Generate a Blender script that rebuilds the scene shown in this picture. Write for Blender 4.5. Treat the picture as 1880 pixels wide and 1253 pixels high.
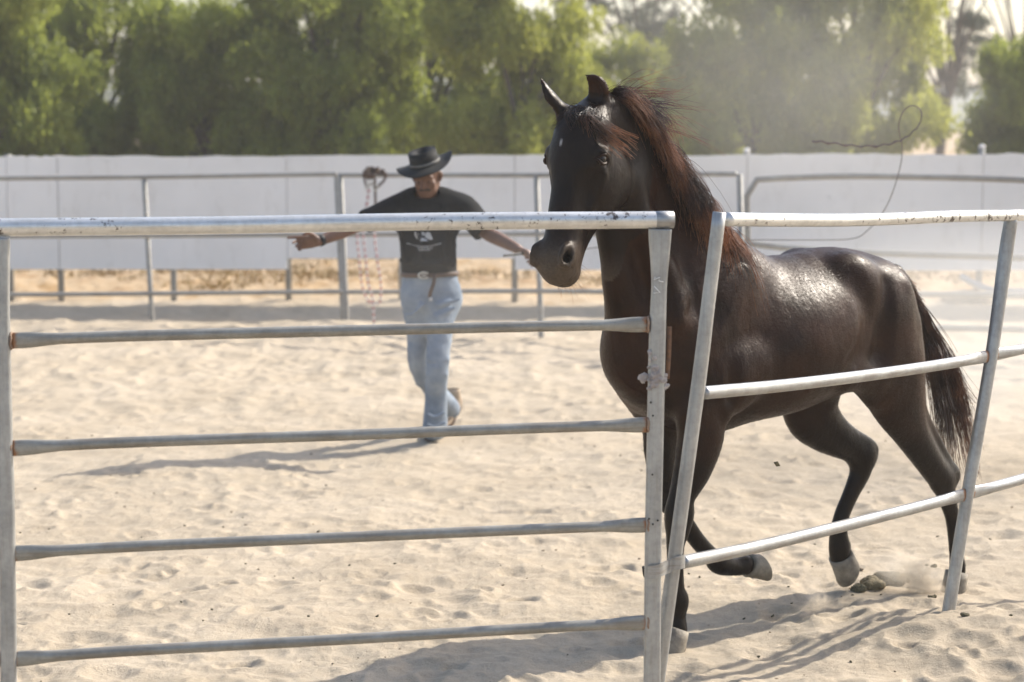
import bpy, math, random, os
import numpy as np
from mathutils import Vector, Matrix

for _o in list(bpy.data.objects):
    bpy.data.objects.remove(_o)
sc = bpy.context.scene
COL = sc.collection

# ------------------------------------------------------------------ camera
CAM_H = 1.9
PITCH = math.radians(5.95)
F = 3950.0                       # focal length in pixels of a 1880 pixel wide frame
cam_d = bpy.data.cameras.new('camera')
cam = bpy.data.objects.new('camera', cam_d)
COL.objects.link(cam)
cam.location = (0, 0, CAM_H)
cam.rotation_euler = (math.radians(90) - PITCH, 0, 0)
cam_d.sensor_width = 36.0
cam_d.lens = 36.0 * F / 1880.0
cam_d.clip_start = 0.1
cam_d.clip_end = 2000
cam_d.dof.use_dof = True
cam_d.dof.focus_distance = 7.3
cam_d.dof.aperture_fstop = 3.2
sc.camera = cam

# ------------------------------------------------------------------ sky, sun, exposure
SUN_EL = math.radians(40)
SUN_DIR = Vector((0.83 * math.cos(SUN_EL), 0.557 * math.cos(SUN_EL), math.sin(SUN_EL))).normalized()
world = bpy.data.worlds.new("World")
sc.world = world
world.use_nodes = True
wn = world.node_tree.nodes
wl = world.node_tree.links
wn.clear()
w_out = wn.new('ShaderNodeOutputWorld')
w_bg = wn.new('ShaderNodeBackground')
w_sky = wn.new('ShaderNodeTexSky')
w_sky.sky_type = 'NISHITA'
w_sky.sun_disc = False
w_sky.sun_elevation = SUN_EL
w_sky.sun_rotation = math.atan2(SUN_DIR.x, SUN_DIR.y)
w_sky.dust_density = 2.6
w_sky.air_density = 1.0
w_sky.ozone_density = 1.0
w_bg.inputs['Strength'].default_value = 0.15
wl.new(w_sky.outputs[0], w_bg.inputs[0])
wl.new(w_bg.outputs[0], w_out.inputs[0])

sun_d = bpy.data.lights.new('sun', 'SUN')
sun = bpy.data.objects.new('sun', sun_d)
COL.objects.link(sun)
sun_d.energy = 3.9
sun_d.angle = math.radians(0.6)
sun_d.color = (1.0, 0.945, 0.85)
sun.rotation_euler = SUN_DIR.to_track_quat('Z', 'Y').to_euler()
sun.location = (20, 20, 30)

sc.view_settings.view_transform = 'Standard'
sc.view_settings.look = 'None'
sc.view_settings.exposure = 0.84
sc.view_settings.gamma = 1.0
sc.render.engine = 'CYCLES'
sc.cycles.use_denoising = True
sc.cycles.max_bounces = 8
sc.cycles.transparent_max_bounces = 12
sc.cycles.volume_bounces = 1
sc.cycles.volume_step_rate = 1.0
sc.cycles.volume_max_steps = 128
sc.cycles.sample_clamp_indirect = 4.0
sc.cycles.caustics_reflective = False
sc.cycles.caustics_refractive = False

# ------------------------------------------------------------------ projection helpers (metres from photo measurements)
CP, SP = math.cos(PITCH), math.sin(PITCH)

def ray(px, py):
    x = (px - 940.0) / F
    y = -(py - 626.5) / F
    return np.array([x, CP + y * SP, -SP + y * CP])

def P(px, py, D):
    r = ray(px, py)
    return np.array([0, 0, CAM_H]) + r * (D / r[1])

def PG(px, py, z=0.0):
    r = ray(px, py)
    return np.array([0, 0, CAM_H]) + r * ((z - CAM_H) / r[2])

# ------------------------------------------------------------------ noise
def _hash(ix, iy, seed):
    n = (ix.astype(np.int64) * 374761393 + iy.astype(np.int64) * 668265263 + seed * 1442695041) & 0xFFFFFFFF
    n = ((n ^ (n >> 13)) * 1274126177) & 0xFFFFFFFF
    n = (n ^ (n >> 16)) & 0xFFFFFFFF
    return n / 4294967295.0

def noise2(x, y, seed=0):
    x = np.asarray(x, float); y = np.asarray(y, float)
    ix = np.floor(x); iy = np.floor(y)
    fx = x - ix; fy = y - iy
    fx = fx * fx * fx * (fx * (fx * 6 - 15) + 10); fy = fy * fy * fy * (fy * (fy * 6 - 15) + 10)
    ix = ix.astype(np.int64); iy = iy.astype(np.int64)
    a = _hash(ix, iy, seed); b = _hash(ix + 1, iy, seed)
    c = _hash(ix, iy + 1, seed); d = _hash(ix + 1, iy + 1, seed)
    return (a + (b - a) * fx) * (1 - fy) + (c + (d - c) * fx) * fy - 0.5

def noise3(p, freq, seed=0):
    return (noise2(p[:, 0] * freq + 13.1, p[:, 1] * freq + p[:, 2] * freq * 0.37, seed)
            + noise2(p[:, 2] * freq - 7.3, p[:, 0] * freq * 0.31 + p[:, 1] * freq, seed + 5)) * 0.7

def sstep(a, b, x):
    t = np.clip((np.asarray(x, float) - a) / (b - a), 0, 1)
    return t * t * (3 - 2 * t)

# ------------------------------------------------------------------ object helpers
def tag(o, label=None, cat=None, group=None, kind=None):
    if label: o['label'] = label
    if cat: o['category'] = cat
    if group: o['group'] = group
    if kind: o['kind'] = kind
    return o

def empty(name, loc, label=None, cat=None, group=None, kind=None, rz=0):
    o = bpy.data.objects.new(name, None)
    COL.objects.link(o)
    o.location = tuple(float(v) for v in loc)
    o.rotation_euler = (0, 0, rz)
    o.empty_display_size = 0.1
    return tag(o, label, cat, group, kind)

def mesh_obj(name, verts, faces, mat, parent=None, smooth=True, attrs=None, mat_idx=None):
    """verts in WORLD coordinates; parent is an Empty/object whose transform is already set."""
    me = bpy.data.meshes.new(name)
    verts = np.asarray(verts, dtype=np.float64).reshape(-1, 3)
    o = bpy.data.objects.new(name, me)
    COL.objects.link(o)
    if parent is not None:
        o.parent = parent
        M = np.array(wmat(parent).inverted())
        verts = verts @ M[:3, :3].T + M[:3, 3]
    if isinstance(faces, np.ndarray):
        n, k = faces.shape
        me.vertices.add(len(verts)); me.vertices.foreach_set('co', verts.astype(np.float32).ravel())
        me.loops.add(n * k); me.loops.foreach_set('vertex_index', faces.astype(np.int32).ravel())
        me.polygons.add(n)
        me.polygons.foreach_set('loop_start', np.arange(0, n * k, k, dtype=np.int32))
        me.update(calc_edges=True)
        me.validate()
    else:
        me.from_pydata(verts.tolist(), [], faces)
        me.update()
    mats = mat if isinstance(mat, (list, tuple)) else [mat]
    for m in mats:
        me.materials.append(m)
    if mat_idx is not None and len(mat_idx) == len(me.polygons):
        me.polygons.foreach_set('material_index', np.asarray(mat_idx, dtype=np.int32))
    me.polygons.foreach_set('use_smooth', np.full(len(me.polygons), bool(smooth)))
    if attrs:
        for k, v in attrs.items():
            at = me.attributes.new(k, 'FLOAT', 'POINT')
            at.data.foreach_set('value', np.asarray(v, dtype=np.float32))
    me.update()
    return o

def wmat(o):
    m = o.matrix_basis.copy()
    p = o.parent
    while p is not None:
        m = p.matrix_basis @ m
        p = p.parent
    return m

class MB:
    """collects verts / faces of one part"""
    def __init__(s): s.v = []; s.f = []; s.n = 0; s.a = []
    def add(s, v, f, a=None):
        v = np.asarray(v, float).reshape(-1, 3)
        s.v.append(v); s.f += [tuple(int(i) + s.n for i in q) for q in f]; s.n += len(v)
        s.a.append(np.zeros(len(v)) if a is None else np.asarray(a, float))
    def build(s, name, mat, parent=None, smooth=True, attr=None):
        at = {attr: np.concatenate(s.a)} if attr else None
        return mesh_obj(name, np.concatenate(s.v), s.f, mat, parent, smooth, at)

def crom(pts, n):
    """Catmull-Rom through rows of pts (any columns), n samples per span"""
    pts = np.asarray(pts, float)
    if len(pts) < 3:
        t = np.linspace(0, 1, n + 1)[:, None]
        return pts[0] * (1 - t) + pts[-1] * t
    e = np.vstack([2 * pts[0] - pts[1], pts, 2 * pts[-1] - pts[-2]])
    out = []
    for i in range(1, len(e) - 2):
        t = np.linspace(0, 1, n, endpoint=False)[:, None]
        a, b, c, d = e[i - 1], e[i], e[i + 1], e[i + 2]
        out.append(0.5 * (2 * b + (c - a) * t + (2 * a - 5 * b + 4 * c - d) * t ** 2 + (3 * b - a - 3 * c + d) * t ** 3))
    out.append(pts[-1:])
    return np.vstack(out)

def tube_mesh(pts, radii, nseg=14, up=None, sq=2.0, asp=None, caps=True):
    """tube along pts; sq = superellipse power, asp = per point (a,b) multipliers along side / up axes"""
    pts = np.asarray(pts, float)
    n = len(pts)
    radii = np.broadcast_to(np.asarray(radii, float), (n,))
    tg = np.gradient(pts, axis=0)
    tg /= np.linalg.norm(tg, axis=1)[:, None] + 1e-12
    if up is None:
        up = np.array([0, 0, 1.0]) if abs(tg[0, 2]) < 0.8 else np.array([0, -1.0, 0])
    up = np.asarray(up, float)
    V = []
    ang = np.linspace(0, 2 * math.pi, nseg, endpoint=False)
    ca, sa = np.cos(ang), np.sin(ang)
    e = 2.0 / sq
    cx = np.sign(ca) * np.abs(ca) ** e; cy = np.sign(sa) * np.abs(sa) ** e
    for i in range(n):
        u = up - tg[i] * np.dot(up, tg[i]); u /= np.linalg.norm(u) + 1e-12
        s_ = np.cross(tg[i], u)
        a, b = (1, 1) if asp is None else asp[i]
        V.append(pts[i] + radii[i] * (cx[:, None] * s_ * a + cy[:, None] * u * b))
        up = u
    V = np.vstack(V)
    Fs = []
    for i in range(n - 1):
        for j in range(nseg):
            k = (j + 1) % nseg
            Fs.append((i * nseg + j, i * nseg + k, (i + 1) * nseg + k, (i + 1) * nseg + j))
    if caps:
        Fs.append(tuple(range(nseg - 1, -1, -1)))
        Fs.append(tuple((n - 1) * nseg + j for j in range(nseg)))
    return V, Fs

def box_mesh(c, size, R=None):
    c = np.asarray(c, float); s = np.asarray(size, float) / 2
    v = np.array([[x, y, z] for x in (-1, 1) for y in (-1, 1) for z in (-1, 1)], float) * s
    if R is not None: v = v @ np.asarray(R).T
    return v + c, [(0, 1, 3, 2), (4, 6, 7, 5), (0, 4, 5, 1), (2, 3, 7, 6), (0, 2, 6, 4), (1, 5, 7, 3)]

def strands_mesh(curves, radii, nside=3):
    """many thin tapering strands: curves list of (m,3) arrays, radii list of (m,) arrays -> verts, quad faces (tri tips ignored)"""
    V = []; Fq = []; base = 0; A = []
    for c, r in zip(curves, radii):
        m = len(c)
        tg = np.gradient(c, axis=0); tg /= np.linalg.norm(tg, axis=1)[:, None] + 1e-12
        ref = np.array([0.31, 0.2, 0.93])
        s1 = np.cross(tg, ref); s1 /= np.linalg.norm(s1, axis=1)[:, None] + 1e-9
        s2 = np.cross(tg, s1)
        ring = []
        for j in range(nside):
            a = 2 * math.pi * j / nside
            ring.append(c + (s1 * math.cos(a) + s2 * math.sin(a)) * r[:, None])
        v = np.stack(ring, 1).reshape(-1, 3)
        V.append(v); A.append(np.repeat(np.linspace(0, 1, m), nside))
        i = np.arange(m - 1)[:, None] * nside; j = np.arange(nside)[None]; k = (j + 1) % nside
        q = np.stack([i + j, i + k, i + nside + k, i + nside + j], -1).reshape(-1, 4) + base
        Fq.append(q); base += m * nside
    return np.vstack(V), np.vstack(Fq), np.concatenate(A)

# ------------------------------------------------------------------ signed distance modelling (one continuous skin for bodies)
class SDF:
    def __init__(s, lo, hi, h):
        lo, hi = np.minimum(lo, hi), np.maximum(lo, hi)
        s.h = h; s.lo = np.asarray(lo, float)
        s.n = np.ceil((np.asarray(hi, float) - s.lo) / h).astype(int) + 1
        s.d = np.full(tuple(s.n), 0.5, np.float32)
    def _reg(s, lo, hi):
        a = np.maximum(np.floor((lo - s.lo) / s.h).astype(int), 0)
        b = np.minimum(np.ceil((hi - s.lo) / s.h).astype(int) + 1, s.n)
        if np.any(b <= a): return None
        g = [(s.lo[i] + s.h * np.arange(a[i], b[i])).astype(np.float32) for i in range(3)]
        return (slice(a[0], b[0]), slice(a[1], b[1]), slice(a[2], b[2])), g
    def _apply(s, sl, d, k, op):
        c = s.d[sl]
        if op == 'sub':
            d = -d
            if k > 0:
                h = np.maximum(k - np.abs(c - d), 0) / k
                s.d[sl] = np.maximum(c, d) + h * h * k * 0.25
            else: s.d[sl] = np.maximum(c, d)
        else:
            if k > 0:
                h = np.maximum(k - np.abs(c - d), 0) / k
                s.d[sl] = np.minimum(c, d) - h * h * k * 0.25
            else: s.d[sl] = np.minimum(c, d)
    def ell(s, c, ax, r, k=0.03, op='add'):
        """ellipsoid: centre, 3 unit axes (rows), radii"""
        c = np.asarray(c, float); ax = np.asarray(ax, float); r = np.asarray(r, float)
        R = max(r) + k + 4 * s.h
        q = s._reg(c - R, c + R)
        if q is None: return
        sl, g = q
        X = g[0][:, None, None] - c[0]; Y = g[1][None, :, None] - c[1]; Z = g[2][None, None, :] - c[2]
        k0 = 0; k1 = 0
        for i in range(3):
            u = X * np.float32(ax[i, 0]) + Y * np.float32(ax[i, 1]) + Z * np.float32(ax[i, 2])
            k0 = k0 + (u / r[i]) ** 2; k1 = k1 + (u / r[i] ** 2) ** 2
        k0 = np.sqrt(k0); k1 = np.sqrt(k1) + 1e-9
        s._apply(sl, (k0 * (k0 - 1) / k1).astype(np.float32), k, op)
    def chain(s, rows, k=0.03, n=6, lat=None, op='add'):
        """rows: (x,y,z,r[,squash]); squash scales the radius along the lateral axis lat"""
        rows = [list(r) + ([1.0] if len(r) == 4 else []) for r in rows]
        q = crom(rows, n)
        q[:, 3] = np.maximum(q[:, 3], 0.002)
        R = (q[:, 3] * np.maximum(q[:, 4], 1)).max() + k + 4 * s.h
        reg = s._reg(q[:, :3].min(0) - R, q[:, :3].max(0) + R)
        if reg is None: return
        sl, g = reg
        full = np.full(tuple(x.stop - x.start for x in sl), 0.5, np.float32)
        off = np.array([x.start for x in sl])
        for a, b in zip(q[:-1], q[1:]):
            R = max(a[3] * max(a[4], 1), b[3] * max(b[4], 1)) + k + 4 * s.h
            rg = s._reg(np.minimum(a[:3], b[:3]) - R, np.maximum(a[:3], b[:3]) + R)
            if rg is None: continue
            sl2, g2 = rg
            X = g2[0][:, None, None] - np.float32(a[0]); Y = g2[1][None, :, None] - np.float32(a[1]); Z = g2[2][None, None, :] - np.float32(a[2])
            ab = (b[:3] - a[:3]); L2 = float(ab @ ab) + 1e-12
            t = np.clip((X * np.float32(ab[0]) + Y * np.float32(ab[1]) + Z * np.float32(ab[2])) / L2, 0, 1)
            dx = X - t * np.float32(ab[0]); dy = Y - t * np.float32(ab[1]); dz = Z - t * np.float32(ab[2])
            r = a[3] + (b[3] - a[3]) * t
            dd = dx * dx + dy * dy + dz * dz
            if lat is not None:
                sq = a[4] + (b[4] - a[4]) * t
                u = dx * np.float32(lat[0]) + dy * np.float32(lat[1]) + dz * np.float32(lat[2])
                dd = dd - u * u + (u / sq) ** 2
                d = (np.sqrt(np.maximum(dd, 0)) - r) * np.minimum(1, sq)
            else:
                d = np.sqrt(np.maximum(dd, 0)) - r
            loc = tuple(slice(x.start - o_, x.stop - o_) for x, o_ in zip(sl2, off))
            # clip into the chain's own block
            cl = tuple(slice(max(x.start, 0), min(x.stop, full.shape[i])) for i, x in enumerate(loc))
            dc = d[tuple(slice(c.start - x.start, c.stop - x.start) for c, x in zip(cl, loc))]
            full[cl] = np.minimum(full[cl], dc)
        s._apply(sl, full, k, op)
    def mesh(s, relax=1):
        d = s.d
        sg = d < 0
        nx, ny, nz = d.shape
        acc = np.zeros((nx - 1, ny - 1, nz - 1, 3), np.float32)
        cnt = np.zeros((nx - 1, ny - 1, nz - 1), np.float32)
        for ax in range(3):
            o1, o2 = [i for i in range(3) if i != ax]
            for da in (0, 1):
                for db in (0, 1):
                    s0 = [None] * 3; s1 = [None] * 3
                    s0[ax] = slice(0, d.shape[ax] - 1); s1[ax] = slice(1, d.shape[ax])
                    for o, q in ((o1, da), (o2, db)):
                        s0[o] = s1[o] = slice(q, d.shape[o] - 1 + q)
                    a = d[tuple(s0)]; b = d[tuple(s1)]
                    m = (a < 0) != (b < 0)
                    idx = np.nonzero(m)
                    t = a[idx] / (a[idx] - b[idx])
                    v = np.zeros((len(t), 3), np.float32)
                    v[:, ax] = t; v[:, o1] = da; v[:, o2] = db
                    acc[idx] += v; cnt[idx] += 1
        cells = np.nonzero(cnt)
        vid = np.full(cnt.shape, -1, np.int64)
        vid[cells] = np.arange(len(cells[0]))
        V = acc[cells] / cnt[cells][:, None]
        V = (V + np.stack(cells, 1)) * s.h + s.lo
        quads = []
        for ax in range(3):
            o1, o2 = (ax + 1) % 3, (ax + 2) % 3
            s0 = [slice(1, -1)] * 3; s1 = [slice(1, -1)] * 3
            s0[ax] = slice(0, d.shape[ax] - 1); s1[ax] = slice(1, d.shape[ax])
            a = sg[tuple(s0)]; b = sg[tuple(s1)]
            idx = np.stack(np.nonzero(a != b), 1)
            if not len(idx): continue
            flip = a[tuple(idx.T)]
            base = idx.copy(); base[:, o1] += 1; base[:, o2] += 1
            def cell(p, q):
                c = base.copy(); c[:, o1] -= p; c[:, o2] -= q
                return vid[tuple(c.T)]
            q = np.stack([cell(1, 1), cell(0, 1), cell(0, 0), cell(1, 0)], 1)
            q[~flip] = q[~flip][:, ::-1]
            quads.append(q)
        Q = np.vstack(quads)
        Q = Q[(Q >= 0).all(1)]
        for _ in range(relax):
            s_ = np.zeros_like(V); c_ = np.zeros(len(V))
            for i in range(4):
                np.add.at(s_, Q[:, i], V[Q[:, (i + 1) % 4]] + V[Q[:, (i + 3) % 4]]); np.add.at(c_, Q[:, i], 2)
            V = V * 0.45 + 0.55 * s_ / np.maximum(c_, 1)[:, None]
        return V, Q

# ------------------------------------------------------------------ material helpers
def new_mat(name):
    m = bpy.data.materials.new(name); m.use_nodes = True
    nt = m.node_tree
    b = nt.nodes['Principled BSDF']
    return m, nt, b

def N(nt, t, **kw):
    n = nt.nodes.new(t)
    for k, v in kw.items():
        if k.startswith('i_'):
            key = k[2:].replace('_', ' ')
            n.inputs[key].default_value = v
        else: setattr(n, k, v)
    return n

def noise_node(nt, scale, detail=4, rough=0.55, vec=None, dist=0.0):
    n = N(nt, 'ShaderNodeTexNoise'); n.inputs['Scale'].default_value = scale
    n.inputs['Detail'].default_value = detail; n.inputs['Roughness'].default_value = rough
    n.inputs['Distortion'].default_value = dist
    if vec is not None: nt.links.new(vec, n.inputs['Vector'])
    return n

def ramp(nt, fac, stops):
    r = N(nt, 'ShaderNodeValToRGB')
    el = r.color_ramp.elements
    while len(el) < len(stops): el.new(0.5)
    for e, (p, c) in zip(el, stops):
        e.position = p; e.color = (c[0], c[1], c[2], 1) if len(c) == 3 else c
    nt.links.new(fac, r.inputs[0])
    return r

def mixc(nt, fac, a, b, blend='MIX'):
    m = N(nt, 'ShaderNodeMix', data_type='RGBA', blend_type=blend)
    for idx, v in ((0, fac), (6, a), (7, b)):
        if hasattr(v, 'links'): nt.links.new(v, m.inputs[idx])
        elif idx == 0: m.inputs[0].default_value = v
        else: m.inputs[idx].default_value = (*v, 1)
    return m.outputs[2]

def math_n(nt, op, a, b=0.0, clamp=False):
    m = N(nt, 'ShaderNodeMath', operation=op); m.use_clamp = clamp
    for i, v in ((0, a), (1, b)):
        if hasattr(v, 'links'): nt.links.new(v, m.inputs[i])
        else: m.inputs[i].default_value = v
    return m.outputs[0]

def bump(nt, bsdf, height, strength=0.3, dist=0.01):
    b = N(nt, 'ShaderNodeBump'); b.inputs['Strength'].default_value = strength; b.inputs['Distance'].default_value = dist
    nt.links.new(height, b.inputs['Height']); nt.links.new(b.outputs[0], bsdf.inputs['Normal'])
    return b

def objcoord(nt, scale=None):
    t = N(nt, 'ShaderNodeTexCoord')
    if scale is None: return t.outputs['Object']
    mp = N(nt, 'ShaderNodeMapping'); mp.inputs['Scale'].default_value = scale
    nt.links.new(t.outputs['Object'], mp.inputs[0])
    return mp.outputs[0]

def simple_mat(name, c1, c2=None, rough=0.6, scale=20, metal=0.0, bmp=0.0, spec=0.5, bscale=None, bdist=0.005):
    m, nt, b = new_mat(name)
    oc = objcoord(nt)
    if c2 is None: c2 = tuple(v * 0.75 for v in c1)
    n = noise_node(nt, scale, 5, 0.6, oc)
    r = ramp(nt, n.outputs[0], [(0.35, c2), (0.65, c1)])
    nt.links.new(r.outputs[0], b.inputs['Base Color'])
    b.inputs['Roughness'].default_value = rough; b.inputs['Metallic'].default_value = metal
    b.inputs['Specular IOR Level'].default_value = spec
    if bmp:
        n2 = noise_node(nt, bscale or scale * 4, 4, 0.6, oc)
        bump(nt, b, n2.outputs[0], bmp, bdist)
    return m
# ================================================================== MATERIALS OF THE SETTING
M = {}
def setting_mats():
    # sand
    m, nt, b = new_mat('arena sand')
    oc = objcoord(nt)
    n1 = noise_node(nt, 1.3, 6, .6, oc); n2 = noise_node(nt, 14, 5, .65, oc); n3 = noise_node(nt, 240, 3, .7, oc)
    r1 = ramp(nt, n1.outputs[0], [(.3, (.42, .346, .252)), (.7, (.51, .429, .326))])
    r2 = ramp(nt, n2.outputs[0], [(.3, (.80, .79, .77)), (.62, (1.0, 1.0, 1.0))])
    c = mixc(nt, .7, r1.outputs[0], r2.outputs[0], 'MULTIPLY')
    r3 = ramp(nt, n3.outputs[0], [(.30, (.55, .52, .48)), (.46, (1, 1, 1)), (.8, (1.06, 1.06, 1.06))])
    c = mixc(nt, .8, c, r3.outputs[0], 'MULTIPLY')
    # ochre dry ground outside the pen
    sep = N(nt, 'ShaderNodeSeparateXYZ'); nt.links.new(oc, sep.inputs[0])
    nb = noise_node(nt, .5, 4, .6, oc)
    far = math_n(nt, 'ADD', sep.outputs[1], math_n(nt, 'MULTIPLY', nb.outputs[0], 3.0))
    farm = N(nt, 'ShaderNodeMapRange'); farm.inputs[1].default_value = 22.9; farm.inputs[2].default_value = 23.9
    nt.links.new(far, farm.inputs[0])
    nd = noise_node(nt, 2.2, 5, .7, oc)
    och = ramp(nt, nd.outputs[0], [(.35, (.26, .17, .09)), (.5, (.42, .32, .21)), (.62, (.30, .19, .085)), (.75, (.46, .36, .25))])
    c = mixc(nt, farm.outputs[0], c, och.outputs[0])
    nt.links.new(c, b.inputs['Base Color'])
    b.inputs['Roughness'].default_value = .95; b.inputs['Specular IOR Level'].default_value = .15
    nb1 = noise_node(nt, 55, 6, .75, oc); nb2 = noise_node(nt, 420, 2, .6, oc)
    h = math_n(nt, 'ADD', math_n(nt, 'MULTIPLY', nb1.outputs[0], 1.0), math_n(nt, 'MULTIPLY', nb2.outputs[0], .25))
    bump(nt, b, h, .8, .012)
    M['sand'] = m
    # galvanised steel, with rust attribute
    def steel(name, c1, c2, metal, rough, paint=False, rustk=1.0, vert=False):
        m, nt, b = new_mat(name)
        oc = objcoord(nt)
        n1 = noise_node(nt, 9, 5, .6, oc); n2 = noise_node(nt, 60, 4, .6, oc)
        r = ramp(nt, n1.outputs[0], [(.3, c2), (.7, c1)])
        r2 = ramp(nt, n2.outputs[0], [(.3, (.84, .84, .84)), (.6, (1, 1, 1))])
        c = mixc(nt, .8, r.outputs[0], r2.outputs[0], 'MULTIPLY')
        # grime that sits in lines along the pipe
        st = objcoord(nt, (30, 30, 2.2) if vert else (2.2, 2.2, 30)); n3 = noise_node(nt, 3, 5, .7, st)
        g = ramp(nt, n3.outputs[0], [(.48, (0, 0, 0)), (.66, (1, 1, 1))])
        c = mixc(nt, math_n(nt, 'MULTIPLY', g.outputs[0], .22 if vert else (.45 if not paint else .18)), c, (.17, .125, .085))
        if paint:     # chips in the white paint
            n4 = noise_node(nt, 42, 6, .75, oc); n5 = noise_node(nt, 3.5, 3, .5, oc)
            ch = ramp(nt, math_n(nt, 'MULTIPLY', n4.outputs[0], math_n(nt, 'ADD', n5.outputs[0], .5)), [(.595, (0, 0, 0)), (.615, (1, 1, 1))])
            c = mixc(nt, ch.outputs[0], c, (.10, .085, .075))
            b.inputs['Metallic'].default_value = metal
        at = N(nt, 'ShaderNodeAttribute', attribute_name='rust').outputs['Fac']
        n6 = noise_node(nt, 45, 5, .7, oc)
        rm = math_n(nt, 'MULTIPLY', math_n(nt, 'SUBTRACT', math_n(nt, 'ADD', at, n6.outputs[0]), 1.18), 4.5 * rustk, True)
        c = mixc(nt, rm, c, (.26, .115, .045))
        nt.links.new(c, b.inputs['Base Color'])
        mt = math_n(nt, 'MULTIPLY', math_n(nt, 'SUBTRACT', 1.0, rm), metal)
        nt.links.new(mt, b.inputs['Metallic'])
        rr = ramp(nt, n2.outputs[0], [(.3, (rough + .08,) * 3), (.7, (rough - .03,) * 3)])
        nt.links.new(rr.outputs[0], b.inputs['Roughness'])
        bump(nt, b, n2.outputs[0], .10, .001)
        return m
    M['galv'] = steel('weathered galvanised steel', (.42, .42, .41), (.28, .28, .275), .60, .38)
    M['galv_white'] = steel('worn pale coated pipe', (.74, .735, .71), (.56, .555, .53), .62, .32, True)
    M['galv_far'] = steel('dull galvanised steel', (.34, .33, .30), (.25, .24, .22), .15, .6, rustk=.3)
    M['galv_post'] = steel('weathered galvanised post', (.44, .44, .425), (.29, .29, .28), .55, .40, vert=True)
    M['galv_old'] = steel('old brownish galvanised pipe', (.33, .32, .285), (.21, .20, .175), .40, .46)
    M['rusty'] = simple_mat('rusty steel', (.24, .12, .06), (.12, .07, .045), .8, 60, .2, .4)
    M['weld'] = simple_mat('rusty weld', (.34, .24, .17), (.24, .15, .10), .7, 80, .2, .5)
    M['mud'] = simple_mat('dried grey putty', (.46, .41, .38), (.32, .28, .26), .95, 30, bmp=.7, bscale=70, bdist=.006)
    M['scratch'] = simple_mat('bare scratch', (.85, .85, .83), (.75, .75, .73), .5, 60)
    # board wall
    m, nt, b = new_mat('weathered white board')
    oc = objcoord(nt)
    n1 = noise_node(nt, 1.1, 5, .6, oc); n2 = noise_node(nt, 7, 5, .7, objcoord(nt, (1, 1, .35)))
    r = ramp(nt, n1.outputs[0], [(.3, (.74, .71, .675)), (.7, (.83, .80, .77))])
    r2 = ramp(nt, n2.outputs[0], [(.26, (.80, .78, .75)), (.46, (1, 1, 1))])
    c = mixc(nt, .6, r.outputs[0], r2.outputs[0], 'MULTIPLY')
    n3 = noise_node(nt, 2.6, 6, .8, objcoord(nt, (1, 1, 2.0)))
    sp = ramp(nt, n3.outputs[0], [(.62, (0, 0, 0)), (.74, (1, 1, 1))])
    c = mixc(nt, math_n(nt, 'MULTIPLY', sp.outputs[0], .5), c, (.22, .20, .20))
    nt.links.new(c, b.inputs['Base Color']); b.inputs['Roughness'].default_value = .85
    b.inputs['Specular IOR Level'].default_value = .2
    M['board'] = m
    # leaves
    def leaf(name, a, c_, k=.5):
        m, nt, b = new_mat(name)
        n1 = noise_node(nt, 1.6, 4, .6, objcoord(nt))
        gi = N(nt, 'ShaderNodeAttribute', attribute_name='tone').outputs['Fac']
        f = math_n(nt, 'ADD', math_n(nt, 'MULTIPLY', n1.outputs[0], .7), math_n(nt, 'MULTIPLY', gi, .5))
        r = ramp(nt, f, [(.25, a), (.85, c_)])
        nt.links.new(r.outputs[0], b.inputs['Base Color']); b.inputs['Roughness'].default_value = .55
        b.inputs['Specular IOR Level'].default_value = .35
        tr = N(nt, 'ShaderNodeBsdfTranslucent'); nt.links.new(mixc(nt, .5, r.outputs[0], c_), tr.inputs[0])
        mx = N(nt, 'ShaderNodeMixShader'); mx.inputs[0].default_value = k
        nt.links.new(b.outputs[0], mx.inputs[1]); nt.links.new(tr.outputs[0], mx.inputs[2])
        nt.links.new(mx.outputs[0], nt.nodes['Material Output'].inputs[0])
        return m
    M['leaf'] = leaf('pepper tree leaves', (.070, .105, .022), (.36, .40, .07), .54)
    M['leaf2'] = leaf('yellow green leaves', (.095, .13, .028), (.42, .43, .085), .56)
    M['leaf_dark'] = leaf('grey green needles', (.035, .048, .032), (.10, .115, .07), .3)
    M['bark'] = simple_mat('grey brown bark', (.13, .10, .08), (.06, .05, .04), .9, 8, bmp=.6, bscale=20, bdist=.03)
    M['grass'] = simple_mat('dry straw grass', (.36, .26, .12), (.24, .17, .075), .9, 5)
    M['dung'] = simple_mat('dry dung and earth clod', (.16, .135, .075), (.06, .055, .03), .95, 40, bmp=.8, bscale=90, bdist=.006)
    M['dungy'] = simple_mat('sandy dung', (.30, .245, .15), (.12, .10, .055), .95, 30, bmp=.8, bscale=90, bdist=.006)
    M['clod'] = simple_mat('sandy clod', (.36, .29, .21), (.22, .17, .11), .95, 40, bmp=.6, bscale=90, bdist=.004)

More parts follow.
